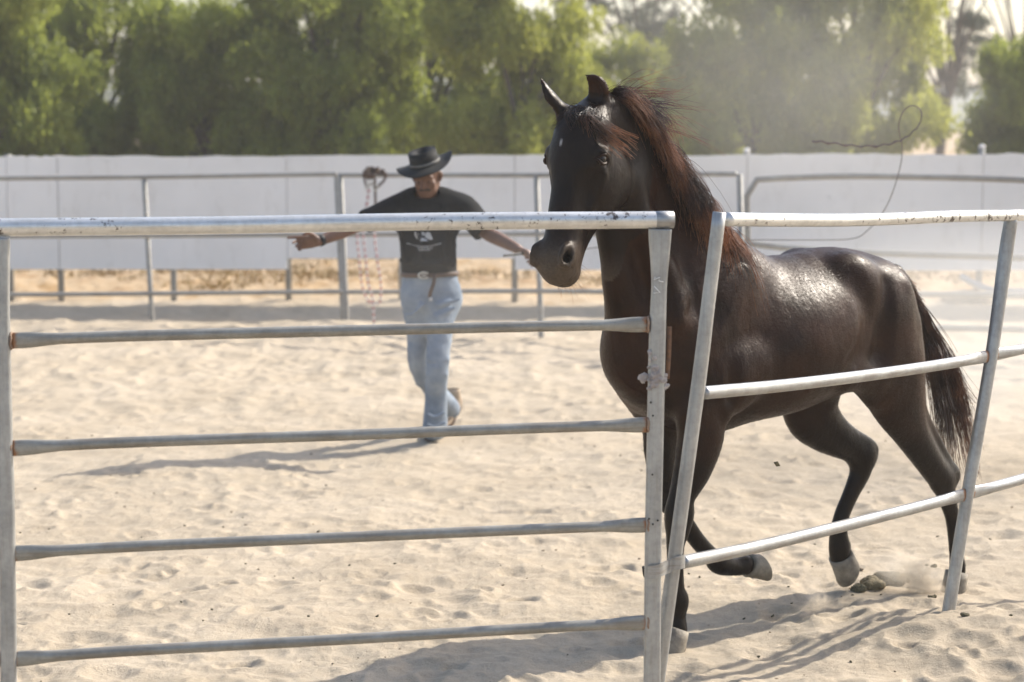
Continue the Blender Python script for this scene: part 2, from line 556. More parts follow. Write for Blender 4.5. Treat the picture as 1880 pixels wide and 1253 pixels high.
# ================================================================== GROUND
def build_ground():
    rs = np.random.RandomState(11)
    # rows (distance from the lens) and columns (fan)
    def rows():
        ys = [-60, -30, -15, -8, -4, -1, 1.5, 3.2, 4.4]
        y = 5.2
        while y < 27:
            ys.append(y); y += max(0.0105, y * y / (F * CAM_H) * 1.55)
        while y < 430:
            ys.append(y); y *= 1.06
        return np.array(ys)
    Y = rows()
    uc = np.linspace(-.31, .31, 760)
    side = .31 + np.cumsum(np.linspace(.002, .06, 46)); 
    side2 = side[-1] * np.array([1.3, 2, 3.5, 8])
    U = np.concatenate([-side2[::-1], -side[::-1], uc, side, side2])
    YY, UU = np.meshgrid(Y, U, indexing='ij')
    XX = np.clip(UU * np.maximum(YY, 5.2), -400, 400)
    ZZ = ground_h(XX, YY)
    # hoof prints and kicked up dimples
    n = 1500
    py = 5.6 + 15 * rs.rand(n) ** 1.25; px = (rs.rand(n) - .5) * .66 * py
    dz = np.zeros_like(ZZ)
    for x, y in zip(px, py):
        rx = rs.uniform(.035, .075); ry = rx * rs.uniform(.7, 1.3); dep = rs.uniform(.004, .016) * (1.0 if y < 9 else .75)
        a = rs.rand() * 3.14
        i0, i1 = np.searchsorted(Y, [y - 3.2 * max(rx, ry), y + 3.2 * max(rx, ry)])
        if i1 <= i0: continue
        W = 3.2 * max(rx, ry)
        j0, j1 = np.searchsorted(U, [(x - W) / y, (x + W) / y])
        if j1 <= j0: continue
        dx = XX[i0:i1, j0:j1] - x; dy = YY[i0:i1, j0:j1] - y
        u = (dx * math.cos(a) + dy * math.sin(a)) / rx; v = (-dx * math.sin(a) + dy * math.cos(a)) / ry
        q = np.sqrt(u * u + v * v) + 1e-6
        dz[i0:i1, j0:j1] += dep * (-np.exp(-q ** 3 * .6) + .55 * np.exp(-((q - 1.45) / .42) ** 2) * (1 + .5 * np.sin(3 * np.arctan2(v, u) + a)))
    ZZ = ZZ + np.clip(dz, -.045, .035)
    V = np.stack([XX, YY, ZZ], -1).reshape(-1, 3)
    nr_, nc = len(Y), len(U)
    i = np.arange(nr_ - 1)[:, None] * nc; j = np.arange(nc - 1)[None]
    Q = np.stack([i + j, i + j + 1, i + nc + j + 1, i + nc + j], -1).reshape(-1, 4)
    g = mesh_obj('ground', V, Q, M['sand'], None, True)
    tag(g, 'pale churned sand of the riding pen with hoof prints', None, None, 'structure')
    return g

def ground_h(x, y):
    x = np.asarray(x, float); y = np.asarray(y, float)
    near = 1 - sstep(25, 32, y)
    # ridged churn
    a = noise2(x * 1.1, y * 1.1, 3) * .038
    b = (np.abs(noise2(x * 3.1 + 3, y * 3.1, 4)) - .2) * -.040
    c = noise2(x * 7.3, y * 7.3, 5) * .022
    d = noise2(x * 15, y * 15, 6) * .009 - (np.abs(noise2(x * 11 + 5, y * 11, 16)) - .2) * .012
    e = noise2(x * 41, y * 41, 8) * .0034 - (np.abs(noise2(x * 27 + 9, y * 27, 18)) - .2) * .006
    f = 1 - .2 * sstep(8.5, 11, y) + .65 * sstep(11.5, 17, y)
    z = (a + (b + c + d) * f + e * (y < 14)) * near * sstep(2, 5, np.maximum(y, 0)) * .9
    z = z - .12 * sstep(19.55, 20.1, y) * (1 - sstep(20.9, 21.5, y))
    z = z * (1 - .5 * sstep(19.6, 20.0, y) * (1 - sstep(21.5, 22.2, y)))
    # flat where the horse and the man put their feet
    for (fx, fy, r) in ((.60, 7.45, .20), (1.80, 8.60, .12), (-.43, 12.5, .3)):
        z = z * (1 - .8 * np.exp(-((x - fx) ** 2 + (y - fy) ** 2) / r ** 2))
    # heap round the foot of the leaning panel and the bank along the front right
    z = z + .115 * np.exp(-(((x - 1.72) / .55) ** 2 + ((y - 7.62) / .45) ** 2))
    z = z + .05 * np.exp(-(((x - 1.0) / .5) ** 2 + ((y - 6.9) / .3) ** 2))
    z = z + .05 * np.exp(-(((x - 2.2) / .5) ** 2 + ((y - 6.9) / .5) ** 2))
    # low bank thrown up along the far rails
    z = z + .07 * np.exp(-((y - 19.4 - .3 * np.sin(x * .8)) / .45) ** 2) * (.7 + 1.2 * noise2(x * 1.9, y * 0 + 2, 9))
    z = z + .16 * sstep(21.0, 23.3, y) * (1 + .5 * noise2(x * .9, y * .9, 12)) * (1 - sstep(60, 120, y))
    return z

def gz(x, y): return float(ground_h(np.array([x]), np.array([y]))[0])

# ================================================================== WALL OF WHITE BOARDS BEHIND THE PEN
def build_wall():
    D = 21.7
    root = empty('board_wall', (0, D, gz(0, D)), 'long white board wall raised on short steel posts behind the far rails', 'wall')
    z = lambda py: P(940, py, D)[2]
    X = lambda px: P(px, 400, D)[0]
    rng = random.Random(3)
    secs = [(-420, 13.4, 495, 288), (14.6, 106.4, 495, 287), (107.8, 526.4, 495, 287), (527.6, 944.4, 475, 286), (945.6, 1370.4, 496, 285), (1371.8, 1802.4, 497, 283), (1803.8, 2141.4, 497, 282), (2142.6, 2500, 497, 282)]
    for k, (a, b_, bt, tp) in enumerate(secs):
        mb = MB()
        x0, x1 = X(a), X(b_); z0, z1 = z(bt), z(tp)
        zm = z0 + (z1 - z0) * .41                       # joint between lower and upper sheet
        off = rng.uniform(-.006, .006)
        n = 14
        # slightly wavy top edge
        xs = np.linspace(x0, x1, n)
        top = z1 + np.array([rng.uniform(-.012, .006) for _ in xs])
        v = []
        for i_, x in enumerate(xs):
            for zz in (z0, zm - .003, zm + .003, top[i_]):
                dy = 0 if zz != zm + .003 and zz != zm - .003 else .0
                v += [(x, D + off + dy, zz), (x, D + off + .035 + dy, zz)]
        f = []
        for i_ in range(n - 1):
            o = i_ * 8; p = o + 8
            for a_ in range(3):
                f.append((o + 2 * a_, p + 2 * a_, p + 2 * a_ + 2, o + 2 * a_ + 2))
                f.append((o + 2 * a_ + 1, o + 2 * a_ + 3, p + 2 * a_ + 3, p + 2 * a_ + 1))
            f.append((o, o + 1, p + 1, p)); f.append((o + 6, p + 6, p + 7, o + 7))
        f.append((0, 2, 4, 6, 7, 5, 3, 1)); o = (n - 1) * 8; f.append((o, o + 1, o + 3, o + 5, o + 7, o + 6, o + 4, o + 2))
        mb.add(v, f)
        pn = mb.build('panel', M['board'], root, False)
        # lap strip along the joint between the sheets
        s = MB(); s.add(*box_mesh(((x0 + x1) / 2, D + off - .006, zm), (x1 - x0 - .01, .008, .018))); s.build('lap_strip', M['board'], root, False)
    for px, tp, bt in ((14, 284, 556), (107, 286, 548), (315, 400, 548), (527, 287, 548), (736, 400, 552), (945, 286, 558), (1157, 400, 560), (1371, 279, 560), (1587, 400, 560), (1803, 272, 560), (2142, 280, 560)):
        x = X(px); 
        zt = z(tp); zb = gz(x, D) - .3
        v, f = tube_mesh([(x, D + .075, zb), (x, D + .075, zt)], .032, 8, up=(0, -1, 0), sq=5)
        mb = MB(); mb.add(v, f); mb.build('post', M['galv_far'], root)
        if tp < 280:
            v, f = tube_mesh([(x, D + .075, zt + .002), (x, D + .075, zt + .02), (x, D + .075, zt + .035)], [.034, .034, .015], 10, up=(0, -1, 0)); mb = MB(); mb.add(v, f); mb.build('post_cap', M['board'], root)
    return root

# ================================================================== TREES
def build_tree(x, y, h, rad, label, seed, kind='pepper', mat='leaf', lean=0.0, z_low=.7, dens=1.0, group=None, name='pepper_tree'):
    rng = np.random.RandomState(seed)
    zb = gz(x, y) - .1
    root = empty(name, (x, y, zb), label, 'tree', group)
    tm = MB()
    th = h * (.30 if kind == 'pepper' else .33)
    trunk = crom(np.array([[x, y, zb], [x + lean * .3, y, zb + th * .5], [x + lean, y + .1, zb + th]]), 5)
    tr = .018 * h + .04
    tm.add(*tube_mesh(trunk, np.linspace(tr, tr * .65, len(trunk)), 9, up=(0, -1, 0)))
    lobes = []
    if kind == 'pepper':
        nlobe = int(44 * dens)
        for i in range(nlobe):
            a = rng.uniform(0, 2 * math.pi); q = math.sqrt(rng.uniform(.05, 1))
            fz = rng.uniform(0, 1) ** 1.15
            zc = zb + .75 + (h - 1.1) * fz
            w_ = 1.0 - .30 * fz ** 3
            lobes.append((x + math.cos(a) * rad * q * w_ * .86, y + math.sin(a) * rad * .55 * q, zc, rad * rng.uniform(.20, .36)))
    else:
        for i in range(int(22 * dens)):
            a = rng.uniform(0, 2 * math.pi); q = math.sqrt(rng.uniform(.02, 1)); fz = rng.uniform(0, 1)
            lobes.append((x + math.cos(a) * rad * q, y + math.sin(a) * rad * .6 * q, zb + h * .36 + (h * .66) * fz, rad * rng.uniform(.13, .24)))
    for i, (lx, ly, lz, lr) in enumerate(lobes[:14] if kind == 'pepper' else lobes):
        t0 = trunk[-1] if rng.rand() < .6 or lz < trunk[-1][2] else trunk[-3]
        e = np.array([lx, ly, lz]); md = (t0 + e) / 2 + np.array([0, 0, abs(lz - t0[2]) * .18])
        lb = crom(np.array([t0, md, e]), 4)
        tm.add(*tube_mesh(lb, np.linspace(tr * (.42 if kind == 'pepper' else .3), .014, len(lb)), 6, up=(0.3, -1, 0)))
    tm.build('trunk', M['bark'], root)
    V, Q, tone = foliage(rng, lobes, kind, dens)
    mesh_obj('crown', V, Q, M[mat], root, False, {'tone': tone})
    return root

def foliage(rng, lobes, kind, dens=1.0):
    """sprays of small leaves over rounded lobes; pepper sprays hang, needles stick out"""
    size = .115 if kind == 'pepper' else .15
    P_, T_ = [], []
    for lx, ly, lz, lr in lobes:
        # every lobe is itself made of smaller tufts
        nt_ = 15 if kind == 'pepper' else 8
        ltone = rng.uniform(0, 1)
        for k in range(nt_):
            d = rng.normal(0, 1, 3); d /= np.linalg.norm(d); d[2] = d[2] * .8 + .1
            c = np.array([lx, ly, lz]) + d * lr * rng.uniform(.55, 1.0)
            tr_ = lr * rng.uniform(.22, .42)
            n = int((30 if kind == 'pepper' else 34) * (tr_ / .2) ** 1.6 * (.9 if kind == 'pepper' else 1))
            n = max(10, min(n, 160))
            dd = rng.normal(0, 1, (n, 3)); dd /= np.linalg.norm(dd, axis=1)[:, None]
            P_.append(c + dd * tr_ * rng.uniform(.35, 1, (n, 1)) ** .5); T_.append(np.full(n, ltone * .5 + rng.uniform(0, .5)))
    p = np.vstack(P_); tn = np.concatenate(T_)
    k = 5 if kind == 'pepper' else 3
    n = len(p); p = np.repeat(p, k, 0); step = np.tile(np.arange(k), n); tn = np.repeat(tn, k)
    dr = 1.0 if kind == 'pepper' else .25
    sway = np.repeat(rng.normal(0, .35, (n, 2)), k, 0)
    p[:, 2] -= step * size * .75 * dr
    p[:, :2] += sway * (step * size * .5)[:, None] + rng.normal(0, size * .25, (len(p), 2))
    m = len(p)
    dv = np.stack([rng.normal(0, .5, m), rng.normal(0, .5, m), -np.ones(m) * dr + rng.normal(0, .4, m)], 1); dv /= np.linalg.norm(dv, axis=1)[:, None]
    sd = np.cross(dv, rng.normal(0, 1, (m, 3))); sd /= np.linalg.norm(sd, axis=1)[:, None]
    L = size * rng.uniform(.6, 1.3, m)[:, None]; W = L * (.40 if kind == 'pepper' else .25)
    V = np.stack([p, p + dv * L * .5 + sd * W * .5, p + dv * L, p + dv * L * .5 - sd * W * .5], 1).reshape(-1, 3)
    return V, np.arange(m * 4).reshape(-1, 4), np.repeat(np.clip(tn + rng.uniform(-.1, .1, m), 0, 1), 4)

def build_trees():
    X = lambda px, D: P(px, 300, D)[0]
    g = 'drooping pepper trees in a row beyond the wall'
    T = [ # px, D, height, radius, label, mat, seed
        (-30, 34, 5.4, 1.9, 'drooping pepper tree at the left edge with yellowish hanging sprays', 'leaf', 1),
        (170, 38, 5.2, 1.85, 'dark green pepper tree second from the left beyond the wall', 'leaf', 2),
        (385, 37, 3.95, 1.75, 'rounded pepper tree whose low top leaves pale sky above it left of the hat', 'leaf', 3),
        (610, 36, 5.3, 1.75, 'tall pepper tree just left of the man in the hat', 'leaf', 4),
        (790, 40, 5.6, 1.9, 'shaded pepper tree right behind the man in the hat', 'leaf', 5),
        (955, 35, 5.2, 1.7, 'bright yellow green pepper tree behind the horse ears', 'leaf2', 6),
        (1195, 43, 3.7, 1.8, 'low thin pepper tree behind the blowing mane', 'leaf2', 7),
        (1385, 38, 4.8, 1.6, 'hazy pepper tree behind the dust cloud', 'leaf2', 8),
        (1575, 37, 5.2, 1.8, 'tall hazy pepper tree behind the looped whip lash', 'leaf2', 9),
        (1880, 39, 3.6, 1.15, 'pepper tree at the right edge of the view', 'leaf', 10)]
    for px, D, h, r, lab, mt, sd in T:
        build_tree(X(px, D), D, h, r, lab, sd + 40, 'pepper', mt, group=g, dens=1.0 if px != 1195 else .75)
    g2 = 'tall dark trees further back'
    for px, D, h, r, lab, sd in ((508, 58, 6.6, .8, 'narrow dark tree poking above the low pepper tree', 21),
                                 (1160, 60, 7.0, 2.8, 'tall dark grey tree behind the horse ears and mane', 22),
                                 (1340, 62, 6.8, 2.4, 'tall dark grey tree with open branches above the low thin tree', 23),
                                 (1720, 56, 6.6, 1.7, 'hazy grey tree right of the looped lash', 24),
                                 (1860, 60, 7.0, 1.9, 'tall hazy grey tree nearest the right edge', 25)):
        build_tree(X(px, D), D, h, r, lab, sd, 'tall', 'leaf_dark', group=g2, dens=1.1, name='dark_tree', lean=.3)
    # shaded shrub line under the crowns
    rng = np.random.RandomState(77)
    for k, (px, D, w, h) in enumerate(((60, 41, 2.4, 1.9), (300, 42, 2.6, 2.0), (520, 43, 2.6, 2.1), (740, 43, 2.4, 1.7), (1010, 42, 2.2, 1.8), (1290, 45, 2.2, 1.7), (1480, 44, 2.4, 1.9))):
        x = X(px, D); zb = gz(x, D)
        root = empty('shrub', (x, D, zb), ['dark shrub under the left edge tree', 'dark shrub in shade under the second tree from the left', 'wide dark shrub under the rounded tree left of the man', 'dark shrub straight behind the hat', 'dark shrub behind the horse face', 'shrub low behind the mane', 'hazy shrub below the dust cloud'][k], 'shrub', 'shaded shrubs under the trees')
        cl = [(x + rng.normal(0, w * .45), D + rng.normal(0, .5), zb + rng.uniform(.3, h), .42) for _ in range(26)]
        st = MB()
        for q in range(5):
            a = rng.uniform(-1, 1); st.add(*tube_mesh(crom([[x + a * .2, D, zb - .1], [x + a * .6, D, zb + h * .5], [x + a * w * .4, D, zb + h * .8]], 3), .025, 5, up=(0, -1, 0)))
        st.build('stem', M['bark'], root)
        V, Q, tone = foliage(rng, cl, 'pepper')
        mesh_obj('crown', V, Q, M['leaf_dark'] if k % 2 else M['leaf'], root, False, {'tone': tone})

def build_far():
    # hills far off and dry grass beyond the wall
    rng = np.random.RandomState(4)
    xs = np.linspace(-260, 260, 60); V = []; Fq = []
    for i, x in enumerate(xs):
        hgt = 9 + 5 * noise2(np.array([x * .02]), np.array([1.0]), 3)[0] * 2
        V += [(x, 330, -1), (x, 345, hgt * .6), (x, 370, hgt), (x, 400, -1)]
    for i in range(len(xs) - 1):
        for j in range(3): o = i * 4 + j; Fq.append((o, o + 4, o + 5, o + 1))
    h = mesh_obj('hills', V, Fq, simple_mat('distant hill', (.10, .12, .09), (.07, .09, .07), .95, .1), None, True)
    tag(h, 'low distant hills', None, None, 'structure')
    # dry grass
    cs = []; n = 5200
    y = 22.0 + 13 * rng.rand(n) ** 1.2; x = rng.uniform(-.33, .33, n) * y
    pat = noise2(x * .7, y * .7, 30) - .10
    keep = (pat > rng.uniform(-.25, .35, n)) & (y > 22.3 + 1.2 * (noise2(x * .6, y * 0 + 7, 31) + .3))
    V = []; Q = []; c = 0
    for a, b in zip(x[keep], y[keep]):
        z = gz(a, b)
        for k in range(7):
            d = rng.normal(0, 1, 2) * .06; hh = rng.uniform(.02, .075); w = .012
            ox, oy = rng.normal(0, .08, 2)
            V += [(a + ox - w, b + oy, z - .01), (a + ox + w, b + oy, z - .01), (a + ox + d[0] + w * .2, b + oy + d[1], z + hh), (a + ox + d[0] - w * .2, b + oy + d[1], z + hh)]
            Q.append((c, c + 1, c + 2, c + 3)); c += 4
    gsh = mesh_obj('dry_grass', V, np.array(Q), M['grass'], None, False)
    tag(gsh, 'straw coloured dry grass growing beyond the white wall', 'grass', None, 'stuff')
# ================================================================== STEEL PIPE PANELS
def rail(root, name, pts, r, mat, flare=0.0, flare_len=.07, ends=(1, 1), n=10, asp=None, rust=1.0, extra=None, seg=16):
    """pipe along pts, flattened and flared where it is welded to the posts"""
    q = crom(np.array(pts, float), n)
    L = np.concatenate([[0], np.cumsum(np.linalg.norm(np.diff(q, axis=0), axis=1))])
    # resample with close rings near the ends
    tot = L[-1]
    e = np.array([0, .012, .03, .05, .07, .1, .14])
    s = np.unique(np.concatenate([e, tot - e, np.linspace(.14, tot - .14, 26)]))
    s = s[(s >= 0) & (s <= tot)]
    q = np.stack([np.interp(s, L, q[:, i]) for i in range(3)], 1)
    f = np.zeros(len(s)); ru = np.zeros(len(s))
    if ends[0]: f = np.maximum(f, 1 - sstep(.03, flare_len + .06, s)); ru = np.maximum(ru, 1 - s / .05)
    if ends[1]: f = np.maximum(f, 1 - sstep(.03, flare_len + .06, tot - s)); ru = np.maximum(ru, 1 - (tot - s) / .05)
    ru = np.clip(ru, 0, 1)
    asp_ = [(1 - .55 * a * (flare > 0), 1 + flare * a) for a in f]
    v, fs = tube_mesh(q, r, seg, up=(0, 0, 1) if abs(q[-1][2] - q[0][2]) < .8 * tot else (0, -1, 0), asp=asp_)
    mb = MB(); mb.add(v, fs, np.repeat(ru * rust + .06, seg))
    if extra: extra(mb)
    return mb.build(name, mat, root, True, 'rust')

def build_near_panels():
    # ---------------- left panel, five rails
    DL, DR = 6.0, 6.3
    def Dm(px): return DL + (DR - DL) * (px - 10) / 1195.0
    p = lambda px, py: P(px, py, Dm(px))
    base = p(1197, 1253); base = np.array([base[0], base[1], 0])
    root = empty('corral_panel', base, 'near silver panel of five level rails ending at the flat post before the horse', 'fence panel', 'steel pipe panels round the riding pen')
    sc_ = 6.15 / F
    # top rail, thicker, pale coating
    rail(root, 'rail', [p(-420, 424), p(0, 418), p(400, 414), p(800, 407), p(1233, 404)], 16.2 * sc_, M['galv_white'], 0, ends=(0, 0), rust=0, seg=24)
    # end sleeve of bare metal
    v, f = tube_mesh([p(1203, 404.4) , p(1218, 404.2), p(1236, 404)], np.array([16.6, 16.9, 16.2]) * sc_, 24)
    mb = MB(); mb.add(v, f, np.full(len(v), .35)); mb.build('rail_end', M['galv'], root, True, 'rust')
    # upright at the right
    def post(px_list, name='post', D=None, depth=.032):
        rows = [(P(a, y, D), w) for a, w, y in px_list]
        q = np.array([r_[0] for r_ in rows]); w = np.array([r_[1] for r_ in rows]) * D / F / 2
        qq = crom(np.column_stack([q, w]), 6)
        v, f = tube_mesh(qq[:, :3], qq[:, 3], 20, up=(0, -1, 0), sq=3.2, asp=[(1, min(1.6, depth / 2 / a)) for a in qq[:, 3]])
        mb = MB(); mb.add(v, f, np.full(len(v), .16)); return mb.build(name, M['galv_post'], root, True, 'rust')
    post([(1212, 43, 421), (1211.5, 41, 440), (1211, 33, 490), (1210, 29, 530), (1207.5, 31, 600), (1205, 31.5, 700), (1202, 31.5, 850), (1199, 31.5, 1000), (1197, 32, 1253), (1195, 32, 1440)], D=6.3)
    post([(4, 27, 436), (3, 30, 470), (5, 25, 560), (7, 25, 660), (9, 28, 800), (13, 29, 960), (16, 30, 1253), (17, 30, 1480)], D=6.0)
    post([(-380, 30, 440), (-374, 28, 900), (-368, 30, 1490)], D=5.9)
    # four lower rails
    for k, (yl, yr) in enumerate(((626, 596), (823.5, 780), (1017, 964), (1211, 1143))):
        m = .5 * (yl + yr)
        r0 = 10.3
        rail(root, 'rail', [p(20, yl), p(230, yl * .82 + yr * .18 - 3), p(620, m - 3 + k % 2), p(980, yl * .19 + yr * .81 - 2), p(1191, yr)], r0 * sc_, M['galv_old'], .42, .085)
        rail(root, 'rail', [p(-368, yl + 8), p(-180, yl + 5), p(0, yl)], r0 * sc_, M['galv_old'], .42, .085)
        for px, py in ((21, yl), (1190, yr)):
            c = p(px, py); mb = MB(); t = np.linspace(0, 2 * math.pi, 17)[:-1]
            ring = np.array([c + np.array([0.0 + .0012 * math.sin(5 * a_), math.cos(a_) * .0125, math.sin(a_) * .0225]) for a_ in t]); ring = np.vstack([ring, ring[:1]])
            v, f = tube_mesh(ring, .0036, 7, up=(1, 0, 0), caps=False); mb.add(v, f); mb.build('weld', M['weld'], root)
    # bolt holes in the post
    for px, py in ((1194, 738), (1198, 762), (1191, 951), (1207, 954), (1198, 961), (1197, 870)):
        c = P(px, py, 6.3) - np.array([0, .0178, 0]); mb = MB()
        v, f = tube_mesh([c + np.array([0, .004, 0]), c + np.array([0, -.0008, 0])], .0030, 8, up=(0, 0, 1)); mb.add(v, f); mb.build('bolt_hole', M['black'], root)
    # scratched characters V Z, reading upwards
    y0 = 6.3 - .0172
    for st in ([(1200, 538.5), (1212, 537.5), (1201, 526)], [(1203, 509), (1200.5, 514), (1211.5, 509.5), (1209.5, 516), (1218, 518)][0:5]):
        q = np.array([P(a, b, y0) for a, b in st])
        v, f = tube_mesh(q, .0013, 6, up=(0, -1, 0)); mb = MB(); mb.add(v, f); mb.build('scratched_letter', M['scratch'], root)
    # dried putty lump and rusty strap on the post
    fld = SDF(P(1165, 735, 6.34) + np.array([-.02, .02, -.02]), P(1235, 640, 6.26) + np.array([.02, -.02, .02]), .0022)
    rng = np.random.RandomState(3); I = np.eye(3)
    for k in range(46):
        px = rng.normal(1201, 11); py = rng.normal(697, 11)
        if k < 8: px, py = rng.uniform(1174, 1190), rng.uniform(688, 702)
        elif k < 14: px, py = rng.uniform(1217, 1224), rng.uniform(688, 716)
        elif k < 19: px, py = rng.uniform(1190, 1194), rng.uniform(642, 690)
        c = P(px, py, 6.3 - (.017 if 1190 < px < 1218 else .004) + rng.uniform(-.003, .003))
        fld.ell(c, I, (rng.uniform(.004, .011), rng.uniform(.003, .006), rng.uniform(.004, .010)) if k >= 19 or k < 14 else (.003, .004, .007), k=.003)
    V, Q = fld.mesh(0)
    V = V + noise3(V, 160, 3)[:, None] * .005 + rng.normal(0, .0008, V.shape)
    mesh_obj('putty_lump', V, Q, M['mud'], root, False)
    a, b = P(1229, 600, 6.315), P(1225, 696, 6.315)
    v, f = tube_mesh(crom([a, (a + b) / 2 + np.array([.002, 0, 0]), b], 4), .0065, 8, up=(0, -1, 0), sq=6, asp=[(1, .35)] * 9); mb = MB(); mb.add(v, f)
    mb.build('latch_strap', M['rusty'], root)

    # ---------------- right panel, leaning posts, three rails
    dA, dB = 6.38, 7.8
    def D2(px): return dA + (dB - dA) * ((px - 1250) / 520.0 if px < 1800 else 1.06 + (px - 1800) / 520.0)
    p2 = lambda px, py: P(px, py, D2(px))
    b0 = P(1208, 1253, dA)
    root2 = empty('corral_panel', (b0[0], b0[1], 0), 'near silver pipe panel leaning to the right with its lower rails climbing across the horse', 'fence panel', 'steel pipe panels round the riding pen')
    def pole(rows, D, sqp=2.0):
        q = np.array([[*P(a, y, D_), w * D_ / F / 2] for a, w, y, D_ in rows]); qq = crom(q, 6)
        v, f = tube_mesh(qq[:, :3], qq[:, 3], 20, up=(0, -1, 0), sq=sqp); mb = MB(); mb.add(v, f, np.full(len(v), .14)); mb.build('post', M['galv_post'], root2, True, 'rust')
    pole([(1321, 25, 390, 6.38), (1300, 26, 560, 6.38), (1283, 27, 700, 6.38), (1242, 27, 1000, 6.38), (1207, 27, 1253, 6.40), (1184, 27, 1420, 6.40)], 6.38)
    pole([(1857, 24, 398, 7.9), (1846, 26, 470, 7.9), (1820, 23, 655, 7.86), (1776, 23, 910, 7.82), (1745, 24, 1100, 7.8), (1724, 24, 1230, 7.8)], 7.8, 2.3)
    Dt = lambda px: 6.38 + (7.88 - 6.38) * (px - 1321) / 536.0
    pt = lambda px, py: P(px, py, Dt(px))
    q = [pt(1334, 403), pt(1450, 404.5), pt(1560, 404.5), pt(1650, 402), pt(1760, 397.5), pt(1857, 396), pt(1990, 392), pt(2200, 372)]
    rail(root2, 'rail', q, .0208, M['galv_white'], 0, ends=(0, 0), rust=0, seg=24)
    Dm_ = lambda px: 6.38 + (7.86 - 6.38) * (px - 1283) / 537.0
    pm = lambda px, py: P(px, py, Dm_(px))
    rail(root2, 'rail', [pm(1290, 722), pm(1450, 707), pm(1620, 686), pm(1740, 668), pm(1812, 655)], .0202, M['galv'], .12, .10, (0, 1))
    rail(root2, 'rail', [pm(1826, 652), pm(1900, 636), pm(2050, 598), pm(2180, 560)], .0200, M['galv'], .12, .10, (1, 0))
    Db = lambda px: 6.38 + (7.82 - 6.38) * (px - 1240) / 536.0
    pb = lambda px, py: P(px, py, Db(px))
    rail(root2, 'rail', [pb(1252, 1033), pb(1400, 1002), pb(1560, 963), pb(1690, 930), pb(1770, 909)], .0205, M['galv'], .18, .10, (0, 1))
    rail(root2, 'rail', [pb(1782, 906), pb(1880, 879), pb(2000, 842), pb(2150, 790)], .0200, M['galv'], .18, .10, (1, 0))
    # third post, out of view to the right, its shadow falls into the picture
    q = np.array([pt(2200, 372), pm(2180, 560), pb(2150, 790), pb(2120, 985)])
    v, f = tube_mesh(crom(q, 4), .022, 14, up=(0, -1, 0)); mb = MB(); mb.add(v, f, np.full(len(v), .1)); mb.build('post', M['galv_post'], root2, True, 'rust')
    # clamp that ties the leaning post to the flat one
    cl = MB()
    path = [(1189, 1051, 6.278), (1204, 1050, 6.276), (1216, 1045, 6.290), (1228, 1040, 6.345), (1240, 1035, 6.348), (1250, 1033, 6.355), (1256, 1031, 6.375), (1255.5, 1031, 6.405), (1245, 1033, 6.418)]
    q = crom(np.array([P(*a) for a in path]), 6)
    n = len(q); hw = .0200; th = .0018
    V = []
    nx = np.gradient(q, axis=0); nx /= np.linalg.norm(nx, axis=1)[:, None]
    nn = np.cross(nx, np.array([0, 0, 1.0])); nn /= np.linalg.norm(nn, axis=1)[:, None]
    for i in range(n):
        for sz in (-1, 1):
            for sn in (-1, 1): V.append(q[i] + np.array([0, 0, hw * sz]) + nn[i] * th * sn)
    f = []
    for i in range(n - 1):
        o = i * 4
        for a_, b_ in ((0, 1), (1, 3), (3, 2), (2, 0)): f.append((o + a_, o + b_, o + 4 + b_, o + 4 + a_))
    f += [(0, 2, 3, 1), (n * 4 - 4, n * 4 - 3, n * 4 - 1, n * 4 - 2)]
    cl.add(V, f, np.full(len(V), .25)); cl.build('clamp', M['galv'], root2, False, 'rust')
    # dark latch tongue behind the flat post
    v, f = tube_mesh(crom([P(1183, 1040, 6.36), P(1186, 1058, 6.36), P(1196, 1062, 6.37), P(1206, 1058, 6.375)], 5), .0075, 8, up=(0, -1, 0)); mb = MB(); mb.add(v, f); mb.build('latch_tongue', M['black'], root2)

